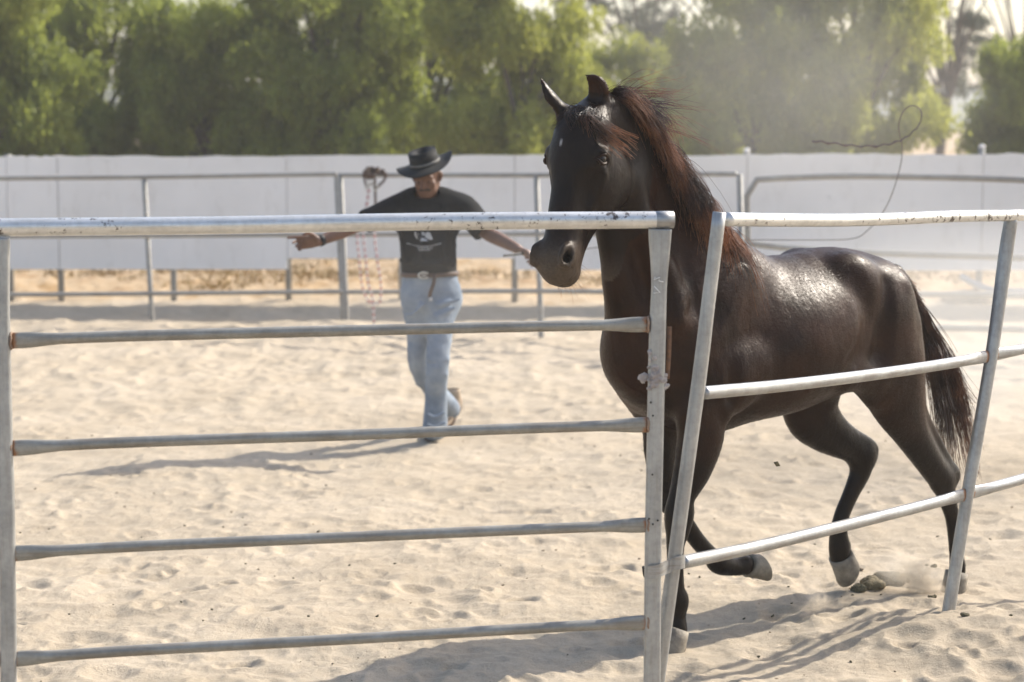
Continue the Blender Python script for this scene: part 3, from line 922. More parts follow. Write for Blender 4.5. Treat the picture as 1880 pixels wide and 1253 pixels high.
def build_far_panels():
    grp = 'steel pipe panels round the riding pen'
    def panel(posts, rails, label, curved=False, r=.021, pr=.023):
        """posts: (px_top, py_top, px_bot, py_bot, D); rails: list of lists of (px,py,D)"""
        q0 = posts[0]; b = P(q0[2], q0[3], q0[4])
        root = empty('corral_panel', (b[0], b[1], gz(b[0], b[1])), label, 'fence panel', grp)
        for (a, b_, c, d, D) in posts:
            t = P(a, b_, D); bo = P(c, d, D); e = bo + (bo - t) / np.linalg.norm(bo - t) * .25
            v, f = tube_mesh([t, bo, e], pr, 12, up=(0, -1, 0)); mb = MB(); mb.add(v, f, np.full(len(v), .1)); mb.build('post', M['galv_far'], root, True, 'rust')
        for rl in rails:
            rail(root, 'rail', [P(*q) for q in rl], r, M['galv_far'], 0, ends=(0, 0), rust=.2, seg=12)
        return root
    DA = lambda px: 19.5 + (px - 265) / 360 * .1
    pa = lambda px, py: (px, py, 19.7 - abs(px - 300) * .0006)
    panel([(-330, 330, -322, 604, 19.6), (265, 329, 280, 600, 19.5), (-30, 330, -26, 602, 19.55)],
          [[(-340, 334, 19.6), (0, 328, 19.55), (265, 325.5, 19.5), (618, 320, 19.45)], [(-330, 436, 19.6), (100, 434, 19.5), (620, 431, 19.45)], [(-330, 543, 19.6), (100, 541, 19.5), (632, 536, 19.45)]],
          'far grey pipe panel at the left with one slightly leaning upright')
    panel([(625, 318, 637, 593, 19.3), (618, 320, 630, 594, 19.5), (985, 322, 994, 628, 18.3)],
          [[(625, 322, 19.3), (800, 322, 18.8), (985, 322, 18.3), (1180, 320, 17.8), (1352, 320, 17.4)], [(628, 431, 19.3), (985, 430, 18.3), (1354, 430, 17.4)], [(634, 537, 19.3), (985, 535, 18.3), (1360, 540, 17.4)]],
          'far grey pipe panel behind the man, reaching behind the horse head', pr=.024)
    panel([(1358, 320, 1366, 655, 17.4)], [], 'single far upright where two panels meet above the horse back', pr=.025)
    top = [(1376, 655, 17.2), (1374, 480, 17.2), (1371, 352, 17.2), (1378, 336, 17.2), (1400, 329.5, 17.2), (1520, 324.5, 17.1), (1640, 324.5, 17.0), (1880, 331, 16.8), (2250, 352, 16.2)]
    root = panel([(2250, 352, 2262, 700, 16.2), (1800, 332, 1812, 668, 16.87)][:1], [top, [(1374, 447, 17.2), (1450, 456, 17.15), (1600, 465, 17.0), (1880, 474, 16.8), (2250, 492, 16.2)],
          [(1376, 543, 17.2), (1640, 541, 17.0), (1880, 544, 16.8), (2250, 560, 16.2)], [(1376, 601, 17.2), (1640, 602, 17.0), (1880, 606, 16.8), (2250, 625, 16.2)]],
          'far grey pipe panel at the right with a rounded top corner and bowed rails', r=.026)
# ================================================================== HORSE
HO = np.array([0.512, 7.69, 0.0])
HH = np.array([-0.777, -0.63, 0.0]); HH /= np.linalg.norm(HH)
HN = np.array([-HH[1], HH[0], 0.0])          # points to the horse's left side
HN = np.array([0.63, -0.777, 0.0])
UPZ = np.array([0, 0, 1.0])

def HS(s_, lat, z): return HO + HH * s_ + HN * lat + UPZ * z
def HP(px, py, lat):
    r = ray(px, py); c = np.array([0, 0, CAM_H])
    t = (lat - (c - HO) @ HN) / (r @ HN)
    return c + r * t

def build_horse():
    root = empty('horse', HS(-0.6, 0, 0), 'dark brown horse with black legs and rust tinted mane trotting behind the fence', 'horse')
    fld = SDF((-0.15, 6.85, -0.02), (2.10, 9.15, 2.12), 0.0075)
    # ---- trunk: (s, top, bottom, half width)
    st = [(0.07, 1.15, 0.93, .14), (0.0, 1.26, 0.86, .175), (-0.14, 1.37, 0.80, .20), (-0.30, 1.435, 0.775, .205), (-0.5, 1.388, 0.785, .22),
          (-0.7, 1.383, 0.80, .225), (-0.88, 1.395, 0.835, .225), (-1.03, 1.40, 0.90, .215), (-1.17, 1.375, 0.97, .225), (-1.29, 1.30, 1.03, .18)]
    rows = []
    for s_, t, b, w in st:
        if s_ < -.5: s_ = -.5 + (s_ + .5) * .82
        c = HS(s_, 0, (t + b) / 2); r = (t - b) / 2
        rows.append([*c, r, w / r])
    fld.chain(rows, k=0.02, n=5, lat=HN)
    # ---- neck
    nk = [(1104, 222, .05, .10, .78), (1130, 268, .04, .135, .58), (1156, 330, .02, .172, .50), (1201, 415, 0, .212, .46),
          (1227, 480, 0, .245, .48), (1256, 545, 0, .27, .56), (1296, 640, 0, .27, .66)]
    fld.chain([[*HP(a, b, l), r, q] for a, b, l, r, q in nk], k=0.10, n=5, lat=HN)
    # crest ridge / windpipe and neck muscles
    fld.chain([[*HP(1120, 395, .03), .035], [*HP(1128, 470, .035), .04], [*HP(1140, 540, .03), .05], [*HP(1165, 610, .02), .06]], k=0.08)
    fld.chain([[*HP(1150, 330, .09), .035], [*HP(1190, 430, .115), .04], [*HP(1225, 520, .14), .045], [*HP(1240, 590, .17), .04]], k=0.07)
    # breast
    for l in (-1, 1):
        fld.ell(HS(-0.03, .088 * l, 1.01), [HH, HN, UPZ], (.115, .092, .175), k=0.05)
        fld.ell(HS(-0.07, .15 * l, 1.07), [HH, HN, UPZ], (.12, .07, .14), k=0.05)     # point of shoulder
        # shoulder blade slab
        ax = np.array(HH * 0.45 + UPZ * -0.89); ax /= np.linalg.norm(ax); ay = np.cross(ax, HN)
        fld.ell(HS(-0.19, .165 * l, 1.17), [ax, HN + UPZ * 0, ay], (.22, .045, .10), k=0.05)
        # triceps
        fld.ell(HS(-0.22, .195 * l, 0.98), [HH * .8 - UPZ * .6, HN, HH * .6 + UPZ * .8], (.15, .075, .12), k=0.03)
        # barrel side, flank, croup, buttock
        bx_ = HH * .97 - UPZ * .24; fld.ell(HS(-0.60, .120 * l, 1.045), [bx_, HN, np.cross(bx_, HN)], (.34, .172, .215), k=0.10)
        ax = np.array(HH * 0.75 + UPZ * 0.66); ay = np.cross(ax, HN)
        fld.ell(HS(-0.93, .13 * l, 1.23), [ax, HN, ay], (.19, .105, .13), k=0.05)
        fld.ell(HS(-1.07, .11 * l, 1.14), [HH, HN, UPZ], (.155, .11, .20), k=0.05)
    # hollow in front of the hip
    fld.chain([[*HP(1588, 510, .262), .008], [*HP(1606, 560, .285), .020], [*HP(1604, 615, .29), .026], [*HP(1578, 668, .285), .02]], k=.07, op='sub')
    # ---- left hind leg (pushing off, stretched back)
    fld.chain([[*HS(-1.03, .13, 1.12), .17, .62], [*HP(1628, 655, .15), .170, .64], [*HP(1645, 725, .155), .130, .68], [*HP(1668, 785, .15), .082, .75],
               [*HP(1700, 840, .145), .060, .85], [*HP(1728, 880, .14), .055, .85]], k=0.05, lat=HN)
    fld.chain([[*HP(1660, 600, .15), .06, .8], [*HP(1670, 690, .15), .05, .8], [*HP(1688, 750, .145), .030, .8], [*HP(1728, 825, .14), .022, .8], [*HP(1750, 872, .14), .027, .8]], k=0.04, lat=HN)
    fld.ell(HP(1610, 690, .17), [HH, HN, UPZ], (.10, .06, .11), k=0.05)     # stifle
    fld.chain([[*HP(1731, 885, .14), .050, .75], [*HP(1739, 915, .14), .042, .75], [*HP(1748, 950, .14), .031, .85], [*HP(1753, 1000, .14), .028, .85],
               [*HP(1757, 1030, .14), .031], [*HP(1758, 1042, .14), .033], [*HP(1757, 1058, .14), .03]], k=0.02, lat=HN)
    fld.ell(HP(1748, 873, .14), [HH, HN, UPZ], (.028, .022, .038), k=.03)
    fld.ell(HP(1551, 1003, -.13), [HH, HN, UPZ], (.026, .022, .026), k=.03)
    # ---- right hind leg (swung forward under the belly)
    fld.chain([[*HS(-.98, -.12, 1.06), .16, .62], [*HP(1492, 690, -.13), .150, .66], [*HP(1486, 750, -.135), .122, .68], [*HP(1508, 785, -.135), .092, .74], [*HP(1535, 806, -.132), .072, .8],
               [*HP(1560, 822, -.13), .058, .85], [*HP(1581, 838, -.13), .060, .8]], k=0.04, lat=HN)
    fld.chain([[*HP(1512, 740, -.13), .04, .8], [*HP(1545, 785, -.13), .030, .8], [*HP(1597, 820, -.13), .030, .8], [*HP(1598, 836, -.13), .03, .8]], k=0.03, lat=HN)
    fld.chain([[*HP(1583, 842, -.13), .058, .75], [*HP(1579, 868, -.13), .048, .75], [*HP(1563, 905, -.13), .037, .8], [*HP(1546, 945, -.13), .034, .85],
               [*HP(1540, 975, -.13), .035], [*HP(1541, 1003, -.13), .043], [*HP(1542, 1022, -.13), .042]], k=0.02, lat=HN)
    # ---- left fore leg (standing)
    fld.chain([[*HS(-.15, .17, .95), .13, .6], [*HP(1286, 745, .17), .10, .68], [*HP(1286, 800, .165), .095, .75], [*HP(1272, 860, .155), .074, .82],
               [*HP(1252, 912, .15), .050, .9], [*HP(1247, 945, .145), .055, .95], [*HP(1244, 975, .145), .044, .95], [*HP(1240, 1003, .14), .034, .9],
               [*HP(1240, 1050, .14), .032, .85], [*HP(1240, 1085, .14), .036, .9], [*HP(1244, 1103, .14), .042, .95], [*HP(1242, 1130, .14), .035, .95], [*HP(1240, 1156, .14), .044, 1]],
              k=0.035, lat=HN)
    fld.ell(HP(1322, 748, .20), [HH, HN, UPZ], (.045, .042, .070), k=0.02)   # elbow
    # ---- right fore leg (folded)
    fld.chain([[*HS(-.08, -.15, .95), .12, .65], [*HP(1212, 770, -.13), .085, .72], [*HP(1212, 830, -.12), .065, .8], [*HP(1217, 885, -.115), .045, .9],
               [*HP(1226, 915, -.11), .05, .95]], k=0.035, lat=HN)
    fld.chain([[*HP(1226, 915, -.11), .05], [*HP(1247, 945, -.11), .037], [*HP(1278, 990, -.11), .032], [*HP(1305, 1020, -.11), .033],
               [*HP(1320, 1034, -.11), .043], [*HP(1345, 1040, -.11), .036], [*HP(1366, 1037, -.11), .039]], k=0.015)
    # ---- flank fold, belly line, sheath
    fld.chain([[*HS(-.78, .20, .93), .05], [*HS(-.92, .19, .92), .06], [*HP(1600, 680, .17), .05]], k=0.06)
    fld.chain([[*HS(-.80, 0, .87), .06], [*HS(-.95, 0, .88), .055], [*HS(-1.08, 0, .93), .05]], k=0.06)
    # grooves: behind the shoulder, down the haunch
    fld.chain([[*HP(1364, 540, .262), .010], [*HP(1354, 620, .285), .020], [*HP(1346, 735, .262), .020]], k=.03, op='sub')
    fld.chain([[*HP(1630, 520, .232), .006], [*HP(1628, 580, .258), .010], [*HP(1622, 660, .262), .006]], k=.07, op='sub')
    fld.chain([[*HP(1650, 530, .180), .022], [*HP(1650, 590, .195), .030], [*HP(1652, 660, .19), .022]], k=.06)

    # dock of the tail
    fld.chain([[*HP(1640, 505, 0), .045], [*HP(1664, 530, 0), .035], [*HP(1690, 580, 0), .022], [*HP(1705, 630, 0), .012]], k=0.03)

    # ---- head, own frame: u down the face, v out of the face, w to the horse's left
    yw = math.radians(38); g = np.array([-math.sin(yw), -math.cos(yw), 0.0]); l_ = np.array([math.cos(yw), -math.sin(yw), 0.0])
    KU, KV, KW = .90, 1.14, 1.24
    tilt = math.radians(73)
    A = UPZ * -math.sin(tilt) + g * math.cos(tilt)
    NR = g * math.sin(tilt) + UPZ * math.cos(tilt)
    P0 = P(1051, 205, 7.33)
    def HD(u, v, w): return P0 + A * u * KU + NR * v * KV + l_ * w * KW
    AX = [A, NR, l_]
    def he(u, v, w, r, k=0.03, op='add', rot=0.0, yaw=0.0):
        a = A * math.cos(rot) + NR * math.sin(rot); b = NR * math.cos(rot) - A * math.sin(rot); c = l_
        if yaw: b, c = b * math.cos(yaw) + c * math.sin(yaw), c * math.cos(yaw) - b * math.sin(yaw)
        fld.ell(HD(u, v, w), [a, b, c], (r[0] * .94, r[1] * KV, r[2] * KW), k, op)
    def hc(rows, k=0.03, n=5, lat=l_, op='add'):
        fld.chain([[*HD(r[0], r[1], r[2]), r[3] * 1.12, *r[4:]] for r in rows], k, n, lat, op)
    he(0.07, -.075, 0, (.11, .085, .083), k=.05)                     # cranium
    he(0.16, -.065, 0, (.13, .068, .082), k=.04)                     # forehead
    hc([(0.14, -.055, 0, .055, 1.35), (.25, -.058, 0, .056, 1.18), (.34, -.060, 0, .056, 1.10), (.43, -.060, 0, .053, 1.06), (.52, -.062, 0, .049, 1.0)], k=.03)   # nasal bone
    hc([(0.30, -.10, 0, .05, 1.0), (.42, -.095, 0, .05, .9), (.52, -.085, 0, .052, .95)], k=.03)
    for q in (-1, 1):
        he(0.205, -.150, .058 * q, (.130, .108, .040), k=.018, rot=.25)     # cheek
        he(0.30, -.135, .036 * q, (.10, .07, .026), k=.04, rot=.18)
        he(0.154, -.064, .078 * q, (.042, .036, .022), k=.02)               # brow / orbit
        hc([(0.130, -.040, .068 * q, .012), (.138, -.042, .084 * q, .012), (.145, -.060, .092 * q, .010), (.155, -.085, .086 * q, .008)], k=.012, lat=None)
        hc([(0.196, -.040, .070 * q, .009), (.200, -.058, .082 * q, .009), (.192, -.080, .084 * q, .008)], k=.012, lat=None)
        hc([(0.215, -.082, .088 * q, .010), (0.29, -.085, .073 * q, .010), (.36, -.088, .056 * q, .009)], k=.018, lat=None)  # facial crest
        he(0.085, -.055, .088 * q, (.025, .022, .018), k=.03, op='sub')      # hollow above the eye
        he(0.33, -.045, .075 * q, (.09, .03, .020), k=.04, op='sub')
    # lower jaw bar
    hc([(0.27, -.215, 0, .034, 1.2), (.36, -.185, 0, .032, 1.0), (.45, -.150, 0, .030, .95), (.54, -.125, 0, .032, .95)], k=.03)
    # muzzle
    he(0.560, -.064, 0, (.072, .051, .048), k=.05)
    he(0.600, -.075, 0, (.050, .048, .045), k=.03)
    he(0.605, -.108, 0, (.040, .030, .038), k=.020, rot=-.3)              # lower lip / chin
    he(0.585, -.132, 0, (.035, .022, .030), k=.02)
    for q in (-1, 1):
        he(0.552, -.042, .034 * q, (.052, .030, .025), k=.028)               # nostril wing
        hc([(0.510, -.028, .048 * q, .010), (.522, -.012, .050 * q, .010), (.55, -.004, .050 * q, .010), (.585, -.014, .050 * q, .011)], k=.014, lat=None)
        hc([(0.520, -.040, .056 * q, .008), (.55, -.040, .062 * q, .008), (.585, -.030, .058 * q, .009)], k=.012, lat=None)
        he(0.552, -.018, .058 * q, (.026, .012, .012), k=.007, op='sub', rot=.5, yaw=-.5 * q)
        he(0.560, -.028, .048 * q, (.020, .013, .014), k=.004, op='sub', rot=.5)
        he(0.566, -.045, .040 * q, (.018, .018, .014), k=.003, op='sub', rot=.2)
        # eye socket
        he(0.168, -.056, .108 * q, (.021, .026, .026), k=.008, op='sub')
        # mouth line
    hc([(0.640, -.083, -.030, .0035), (.643, -.085, 0, .0035), (.640, -.083, .030, .0035), (.60, -.100, .048, .0035), (.555, -.108, .052, .003)], k=.010, lat=None, op='sub')
    hc([(0.640, -.083, -.030, .0035), (.60, -.100, -.048, .0035), (.555, -.108, -.052, .003)], k=.010, lat=None, op='sub')
    # ears
    def ear(base, tip, mid, open_dir, w0):
        base = np.array(base); tip = np.array(tip); mid = np.array(mid)
        d = tip - base; d /= np.linalg.norm(d)
        od = open_dir - d * (open_dir @ d); od /= np.linalg.norm(od)
        q = crom(np.array([base - d * .03, base, mid, base * .25 + tip * .75 + (mid - (base + tip) / 2) * .8, tip]), 4)
        t = np.linspace(0, 1, len(q))
        rr = w0 * np.interp(t, [0, .25, .5, .75, .9, 1], [.75, .9, 1.0, .68, .36, .1])
        fld.chain([[*p, max(r, .004), .62] for p, r in zip(q, rr)], k=.012, n=1, lat=od)
        fld.chain([[*(p + od * r * .62), r * .66, .75] for p, r in zip(q[3:-1], rr[3:-1])], k=.006, n=1, lat=od, op='sub')
    e1b = P(1096, 205, 7.42); e1t = P(1074, 139, 7.39); e1m = P(1099, 165, 7.40)
    ear(e1b, e1t, e1m, g + l_ * .15, .037)
    e2b = P(1039, 212, 7.44); e2t = P(992, 143, 7.42); e2m = P(1012, 182, 7.43)
    ear(e2b, e2t, e2m, g * .6 - l_ * .9, .038)
    fld.chain([[*HD(.05, -.09, .03), .05], [*e1b, .034]], k=.03)
    fld.chain([[*HD(.05, -.09, -.03), .05], [*e2b, .030]], k=.03)
    # throat latch
    fld.chain([[*HD(.20, -.20, 0), .06, 1.1], [*HP(1142, 330, .03), .10, .8]], k=.06, lat=l_)
    V, Q = fld.mesh(relax=2)
    # skin relief: loose folds at the base of the neck, faint muscle relief elsewhere
    fn_ = np.cross(V[Q[:, 1]] - V[Q[:, 0]], V[Q[:, 3]] - V[Q[:, 0]]); vn = np.zeros_like(V)
    for i_ in range(4): np.add.at(vn, Q[:, i_], fn_)
    vn /= np.linalg.norm(vn, axis=1)[:, None] + 1e-12
    rl = V - HO; ss_ = rl @ HH; ll_ = rl @ HN; zz_ = V[:, 2]
    wn_ = np.exp(-((ss_ + .10) / .16) ** 2 - ((zz_ - 1.24) / .17) ** 2) * (ll_ > .02)
    q1 = (ss_ * .75 + zz_ * .66); q2 = (-ss_ * .66 + zz_ * .75)
    fold = 1 - 2.2 * np.abs(noise2(q1 * 15 + 2 * noise2(q1 * 5, q2 * 5, 3), q2 * 4.5, 21))
    V = V + vn * (wn_ * (fold - .5) * .011)[:, None]
    bodym = sstep(.7, .9, zz_) * (V[:, 1] > 7.55)
    V = V + vn * (bodym * (noise2(ss_ * 9, zz_ * 6, 41) * .006 + noise2(ss_ * 22, zz_ * 11, 43) * .002))[:, None]
    # masks for the coat
    hd_u = (V - P0) @ A / KU; hd_v = (V - P0) @ NR / KV; hd_w = (V - P0) @ l_ / KW
    head = ((hd_u > -.1) & (hd_u < .75) & (hd_v > -.33) & (np.abs(hd_w) < .2) & (V[:, 1] < 7.75)).astype(float)
    muzz = sstep(.43, .62, hd_u) * head
    rel = V - HO
    s_ = rel @ HH; z = V[:, 2]
    legs = 1 - sstep(.55, .85, z)
    for q in (-1, 1):
        nz = np.exp(-(((hd_u - .555) / .030) ** 2 + ((hd_w - q * .052) / .012) ** 2 + ((hd_v + .028) / .020) ** 2) ** 2)
        muzz = muzz * (1 - nz); legs = np.maximum(legs, nz)
    star = .6 * np.exp(-(((hd_u - .125) / .013) ** 2 + ((hd_w + .012) / .0045) ** 2) ** 2) * (hd_v > -.08) * head
    body = mesh_obj('horse_coat', V, Q, M['coat'], root, True, {'muzzle': muzz, 'leg': legs, 'star': star, 'head': head * (1 - muzz)})
    coat_hair(V, Q, root, P0, A, head, {'muzzle': muzz, 'leg': legs, 'star': star, 'head': head * (1 - muzz)})
    # eyes
    for q in (-1, 1):
        c = HD(0.165, -.056, .0780 * q)
        mb = MB(); R = .0275
        th = np.linspace(0, math.pi, 13); ph = np.linspace(0, 2 * math.pi, 24, endpoint=False)
        v = [[R * math.sin(a) * math.cos(b), R * math.sin(a) * math.sin(b), R * math.cos(a)] for a in th for b in ph]
        fs = [(i * 24 + j, (i + 1) * 24 + j, (i + 1) * 24 + (j + 1) % 24, i * 24 + (j + 1) % 24) for i in range(12) for j in range(24)]
        mb.add(np.array(v) + c, fs)
        mb.build('eye', M['horse_eye'], root)
        # lids
        lid = MB()
        for sg_, r0 in ((-1, .006), (1, .005)):
            pts = []
            for t in np.linspace(-1, 1, 13):
                u = .165 + sg_ * .0185 * (1 - t * t) 
                vv = -.056 + t * .0240
                pts.append(HD(u + t * .004, vv, q * (.0780 + (math.sqrt(max(R * R - ((u - .165) * KU) ** 2 - ((vv + .056) * KV) ** 2, 1e-6)) + .0015) / KW)))
            pts = np.array(pts)
            v_, f_ = tube_mesh(pts, np.full(13, .0058) * (1 - .4 * np.linspace(-1, 1, 13) ** 2), 8)
            lid.add(v_, f_)
        lid.build('eyelid', M['coat'], root)
    # hooves
    def hoof(top, toe_dir, axis, name='hoof', rt=.047, rb=.060, hgt=.085):
        """top: centre of the coronet, axis: down the hoof, toe_dir: towards the toe"""
        top = np.asarray(top, float); axis = np.asarray(axis, float) / np.linalg.norm(axis)
        toe = toe_dir - axis * (np.asarray(toe_dir) @ axis); toe /= np.linalg.norm(toe); sd = np.cross(axis, toe)
        mb = MB(); n = 28; vs = []
        prof = [(0, .93, 0), (.0, 1.0, 0), (.35, 1.06, .10), (.7, 1.12, .22), (.96, 1.18, .30), (1.0, 1.16, .30), (1.0, .9, .26), (.93, .75, .22), (.92, .05, .2)]
        for t, m, sh in prof:
            for j in range(n):
                a = 2 * math.pi * j / n
                hx = math.cos(a); hy = math.sin(a)
                r = rt * m * (1.0 - .10 * max(-hx, 0))
                cut = t * hgt * (1.0 + .28 * hx)                 # heel is lower than the toe
                if t == 0: cut = -.012 * hx
                vs.append(top + axis * cut + toe * (hx * r * 1.06 + sh * rt) + sd * hy * r)
        fs = [(i * n + j, i * n + (j + 1) % n, (i + 1) * n + (j + 1) % n, (i + 1) * n + j) for i in range(len(prof) - 1) for j in range(n)]
        fs += [tuple(range(n - 1, -1, -1)), tuple((len(prof) - 1) * n + j for j in range(n))]
        mb.add(vs, fs); return mb.build(name, M['hoof'], root)
    hoof(HP(1240, 1154, .14), HH, -UPZ + HH * .18, rt=.052, hgt=.088)
    hoof(HP(1374, 1037, -.11), UPZ * -1 - HH * .1, -HH * .95 - UPZ * .05 + HN * .1, rt=.045, hgt=.075)
    hoof(HP(1544, 1020, -.13), HH, -UPZ * .8 - HH * .7, rt=.050, hgt=.085)
    hoof(HP(1757, 1050, .14), HH, -UPZ * 1 + HH * .05, rt=.046, hgt=.075)
    return root, HD, (P0, A, NR, l_)

def coat_hair(V, Q, root, P0, A, head, attrs):
    """short hairs lying along the skin"""
    rs = np.random.RandomState(9)
    fn = np.cross(V[Q[:, 1]] - V[Q[:, 0]], V[Q[:, 3]] - V[Q[:, 0]])
    ar = np.linalg.norm(fn, axis=1) + 1e-12; fn /= ar[:, None]
    n = 330000
    pk = rs.choice(len(Q), n, p=ar / ar.sum())
    w = rs.dirichlet((1, 1, 1, 1), n)
    p = np.einsum('nk,nkd->nd', w, V[Q[pk]]); nr = fn[pk]; vi = Q[pk, 0]
    z = p[:, 2]; hd = head[vi] > .5
    leg = (1 - sstep(.6, .9, z))[:, None]
    flow = (-HH * .85 - UPZ * .55)[None] * (1 - leg) + (-UPZ)[None] * leg
    swirl = np.stack([noise3(p, 5, 3), noise3(p, 5, 8), noise3(p, 5, 12)], 1) * .9
    flow = np.where(hd[:, None], A[None], flow) + swirl + rs.normal(0, .16, (n, 3))
    flow -= nr * np.sum(flow * nr, 1)[:, None]; flow /= np.linalg.norm(flow, axis=1)[:, None] + 1e-9
    L = np.where(hd, .0055, .0095) * rs.uniform(.7, 1.3, n); L = L * np.where(z < .5, .75, 1)
    lift = rs.uniform(.10, .30, n)
    tip = p + (flow + nr * lift[:, None]) * L[:, None]
    sd = np.cross(flow, nr); wd = .00085
    base = p - nr * .0008
    VV = np.stack([base - sd * wd, base + sd * wd, tip + sd * wd * .25, tip - sd * wd * .25], 1).reshape(-1, 3)
    QQ = np.arange(n * 4).reshape(-1, 4)
    o = mesh_obj('body_hair', VV, QQ, M['coat_hair'], root, True, {k: np.repeat(v[vi], 4) for k, v in attrs.items()})
    # the hairs lie so close that they shade like the skin under them, a little ruffled
    cn = nr + rs.normal(0, .07, (n, 3)) + flow * rs.normal(.0, .16, (n, 1)); cn /= np.linalg.norm(cn, axis=1)[:, None]
    o.data.normals_split_custom_set_from_vertices(np.repeat(cn, 4, 0).astype(np.float32))

def build_hair(root, HD):
    rng = random.Random(5); nr = np.random.RandomState(5)
    def sm(pts, n=6): return crom(np.array(pts), n)
    # ---- mane: roots along the crest
    crest = sm([HP(1108, 178, .05), HP(1150, 205, .05), HP(1178, 250, .05), HP(1205, 305, .04), HP(1238, 360, .03), HP(1280, 412, .02), HP(1312, 440, .01), HP(1328, 452, 0)], 8)
    cs = []; rs = []
    def crest_at(t):
        f = t * (len(crest) - 1); i = min(int(f), len(crest) - 2); return crest[i] * (1 - (f - i)) + crest[i + 1] * (f - i)
    nlock = 190
    for k in range(nlock):
        t = (k + rng.random()) / nlock
        base = crest_at(t)
        wind = HN * .55 - HH * .65       # streaming back and to the visible side
        L = (.26 + .15 * rng.random()) * (1 - .25 * abs(t - .5))
        if rng.random() < .25: L *= .6
        if t < .32: L *= .72
        if t > .75: L *= 1 - 1.6 * (t - .75)
        lift = max(0, .32 - t) * 2.2 + (.25 if rng.random() < .07 else 0)
        fly = rng.random() < .20 and t < .30
        amp = .02 + .02 * rng.random(); ph = rng.random() * 6
        pts = [base + UPZ * -.02]
        v = (UPZ * (.35 + .3 * lift) + wind * .6 + HN * .2)
        p = base.copy(); seg = L / 7
        for i in range(8):
            f = i / 7
            down = -UPZ * (1.2 if not fly else rng.uniform(.1, .45)) * (.2 + 1.3 * f) * (1 if t > .15 else .55)
            if t < .32 and not fly: down = down * .9
            v = v + nr.normal(0, .10, 3)
            drive = down + wind * ((.85 * rng.uniform(.7, 1.1) if fly else .36) if t < .35 else .34) + HN * .10 * math.sin(ph)
            v = v * .55 + drive * .55
            p = p + v / np.linalg.norm(v) * seg * (1.15 if fly else 1)
            p = p + np.cross(v, UPZ) / (np.linalg.norm(v) + 1e-6) * amp * .25 * math.sin(ph + f * 5)
            pts.append(p.copy())
        lock = sm(pts, 3)
        lw = np.linspace(0, 1, len(lock))[:, None]
        lock = lock + lw * (np.sin(lw * 9 + ph) * .010 * HN + np.sin(lw * 7 + 2 * ph) * .008 * HH)
        if fly: lock = lock + np.sin(np.linspace(0, 5, len(lock)) + ph)[:, None] * np.linspace(0, .012, len(lock))[:, None] * UPZ
        nst = rng.randint(13, 23) if not fly else rng.randint(3, 8)
        spread0 = .010; spread1 = .022 + .02 * rng.random()
        for j in range(nst):
            o = nr.normal(0, 1, 3)
            o2 = nr.normal(0, 1, 3)
            f = np.linspace(0, 1, len(lock))[:, None]
            c = lock + o * spread0 * (1 - f) * .8 + (o * .5 + o2 * .6) * spread1 * (f ** 1.3) * (.3 + .7 * rng.random())
            ncut = rng.randint(int(len(c) * .6), len(c))
            c = c[:ncut]
            c = c + np.cumsum(nr.normal(0, .0006, c.shape), axis=0)
            r = np.linspace(1, .25, len(c)) * rng.uniform(.0009, .0017)
            cs.append(c); rs.append(r)
    # loose wisps blown up and back from the poll
    for k in range(46):
        b = crest_at(rng.random() * .22)
        L = rng.uniform(.12, .34)
        d = -HH * .45 + HN * .55 + UPZ * rng.uniform(-.15, .45)
        pts = [b, b + d * L * .35 + UPZ * .03, b + d * L * .7 + UPZ * rng.uniform(0, .04), b + d * L * 1.05 + UPZ * rng.uniform(-.08, .03)]
        c = sm(pts, 5); cs.append(c); rs.append(np.linspace(1, .3, len(c)) * .0011)
    V, Q, a = strands_mesh(cs, rs)
    mesh_obj('mane', V, Q, M['hair'], root, True, {'tip': a * (1.15 + 1.4 * noise3(V, 9, 4))})
    # ---- forelock: falls over the forehead, blown to the visible side
    cs = []; rs = []
    for k in range(260):
        b = HD(-.01 + rng.uniform(-.02, .03), -.045 + rng.uniform(-.03, .03), rng.uniform(-.035, .055))
        side = rng.uniform(.4, 2.2) if rng.random() < .75 else rng.uniform(-.2, .5); L = rng.uniform(.04, .165) * (1 if side > .5 else .6)
        e = HD(.03 + L * rng.uniform(.6, 1.0) * (1 if side < .9 else .85), .008 - max(side, 0) * .055, .015 + side * .070)
        m1 = b * .7 + e * .3 + (HD(0, 1, 0) - HD(0, 0, 0)) * .030; m2 = b * .35 + e * .65 + (HD(0, 1, 0) - HD(0, 0, 0)) * .022
        c = sm([b, m1, m2, e], 5) + nr.normal(0, .0012, 3)
        cs.append(c); rs.append(np.linspace(1, .3, len(c)) * rng.uniform(.0009, .0016))
    # top knot that stands between the ears
    for k in range(220):
        b = HD(-.02 + rng.uniform(-.01, .02), -.06 + rng.uniform(-.03, .02), rng.uniform(-.05, .04))
        e = HD(.045 + rng.uniform(-.02, .03), .0, -.03 + rng.uniform(-.035, .05))
        c = sm([b, b * .6 + e * .4 + UPZ * rng.uniform(.015, .035) , e], 6)
        cs.append(c); rs.append(np.linspace(1, .3, len(c)) * .0013)
    V, Q, a = strands_mesh(cs, rs)
    fw = (V - HD(0, 0, 0)) @ (HD(0, 0, 1) - HD(0, 0, 0)); mesh_obj('forelock', V, Q, M['hair'], root, True, {'tip': a * (.15 + .75 * sstep(.03, .10, fw))})  # front shade put into the colour: strands off the lit side stay darker
    # ---- tail
    cs = []; rs = []
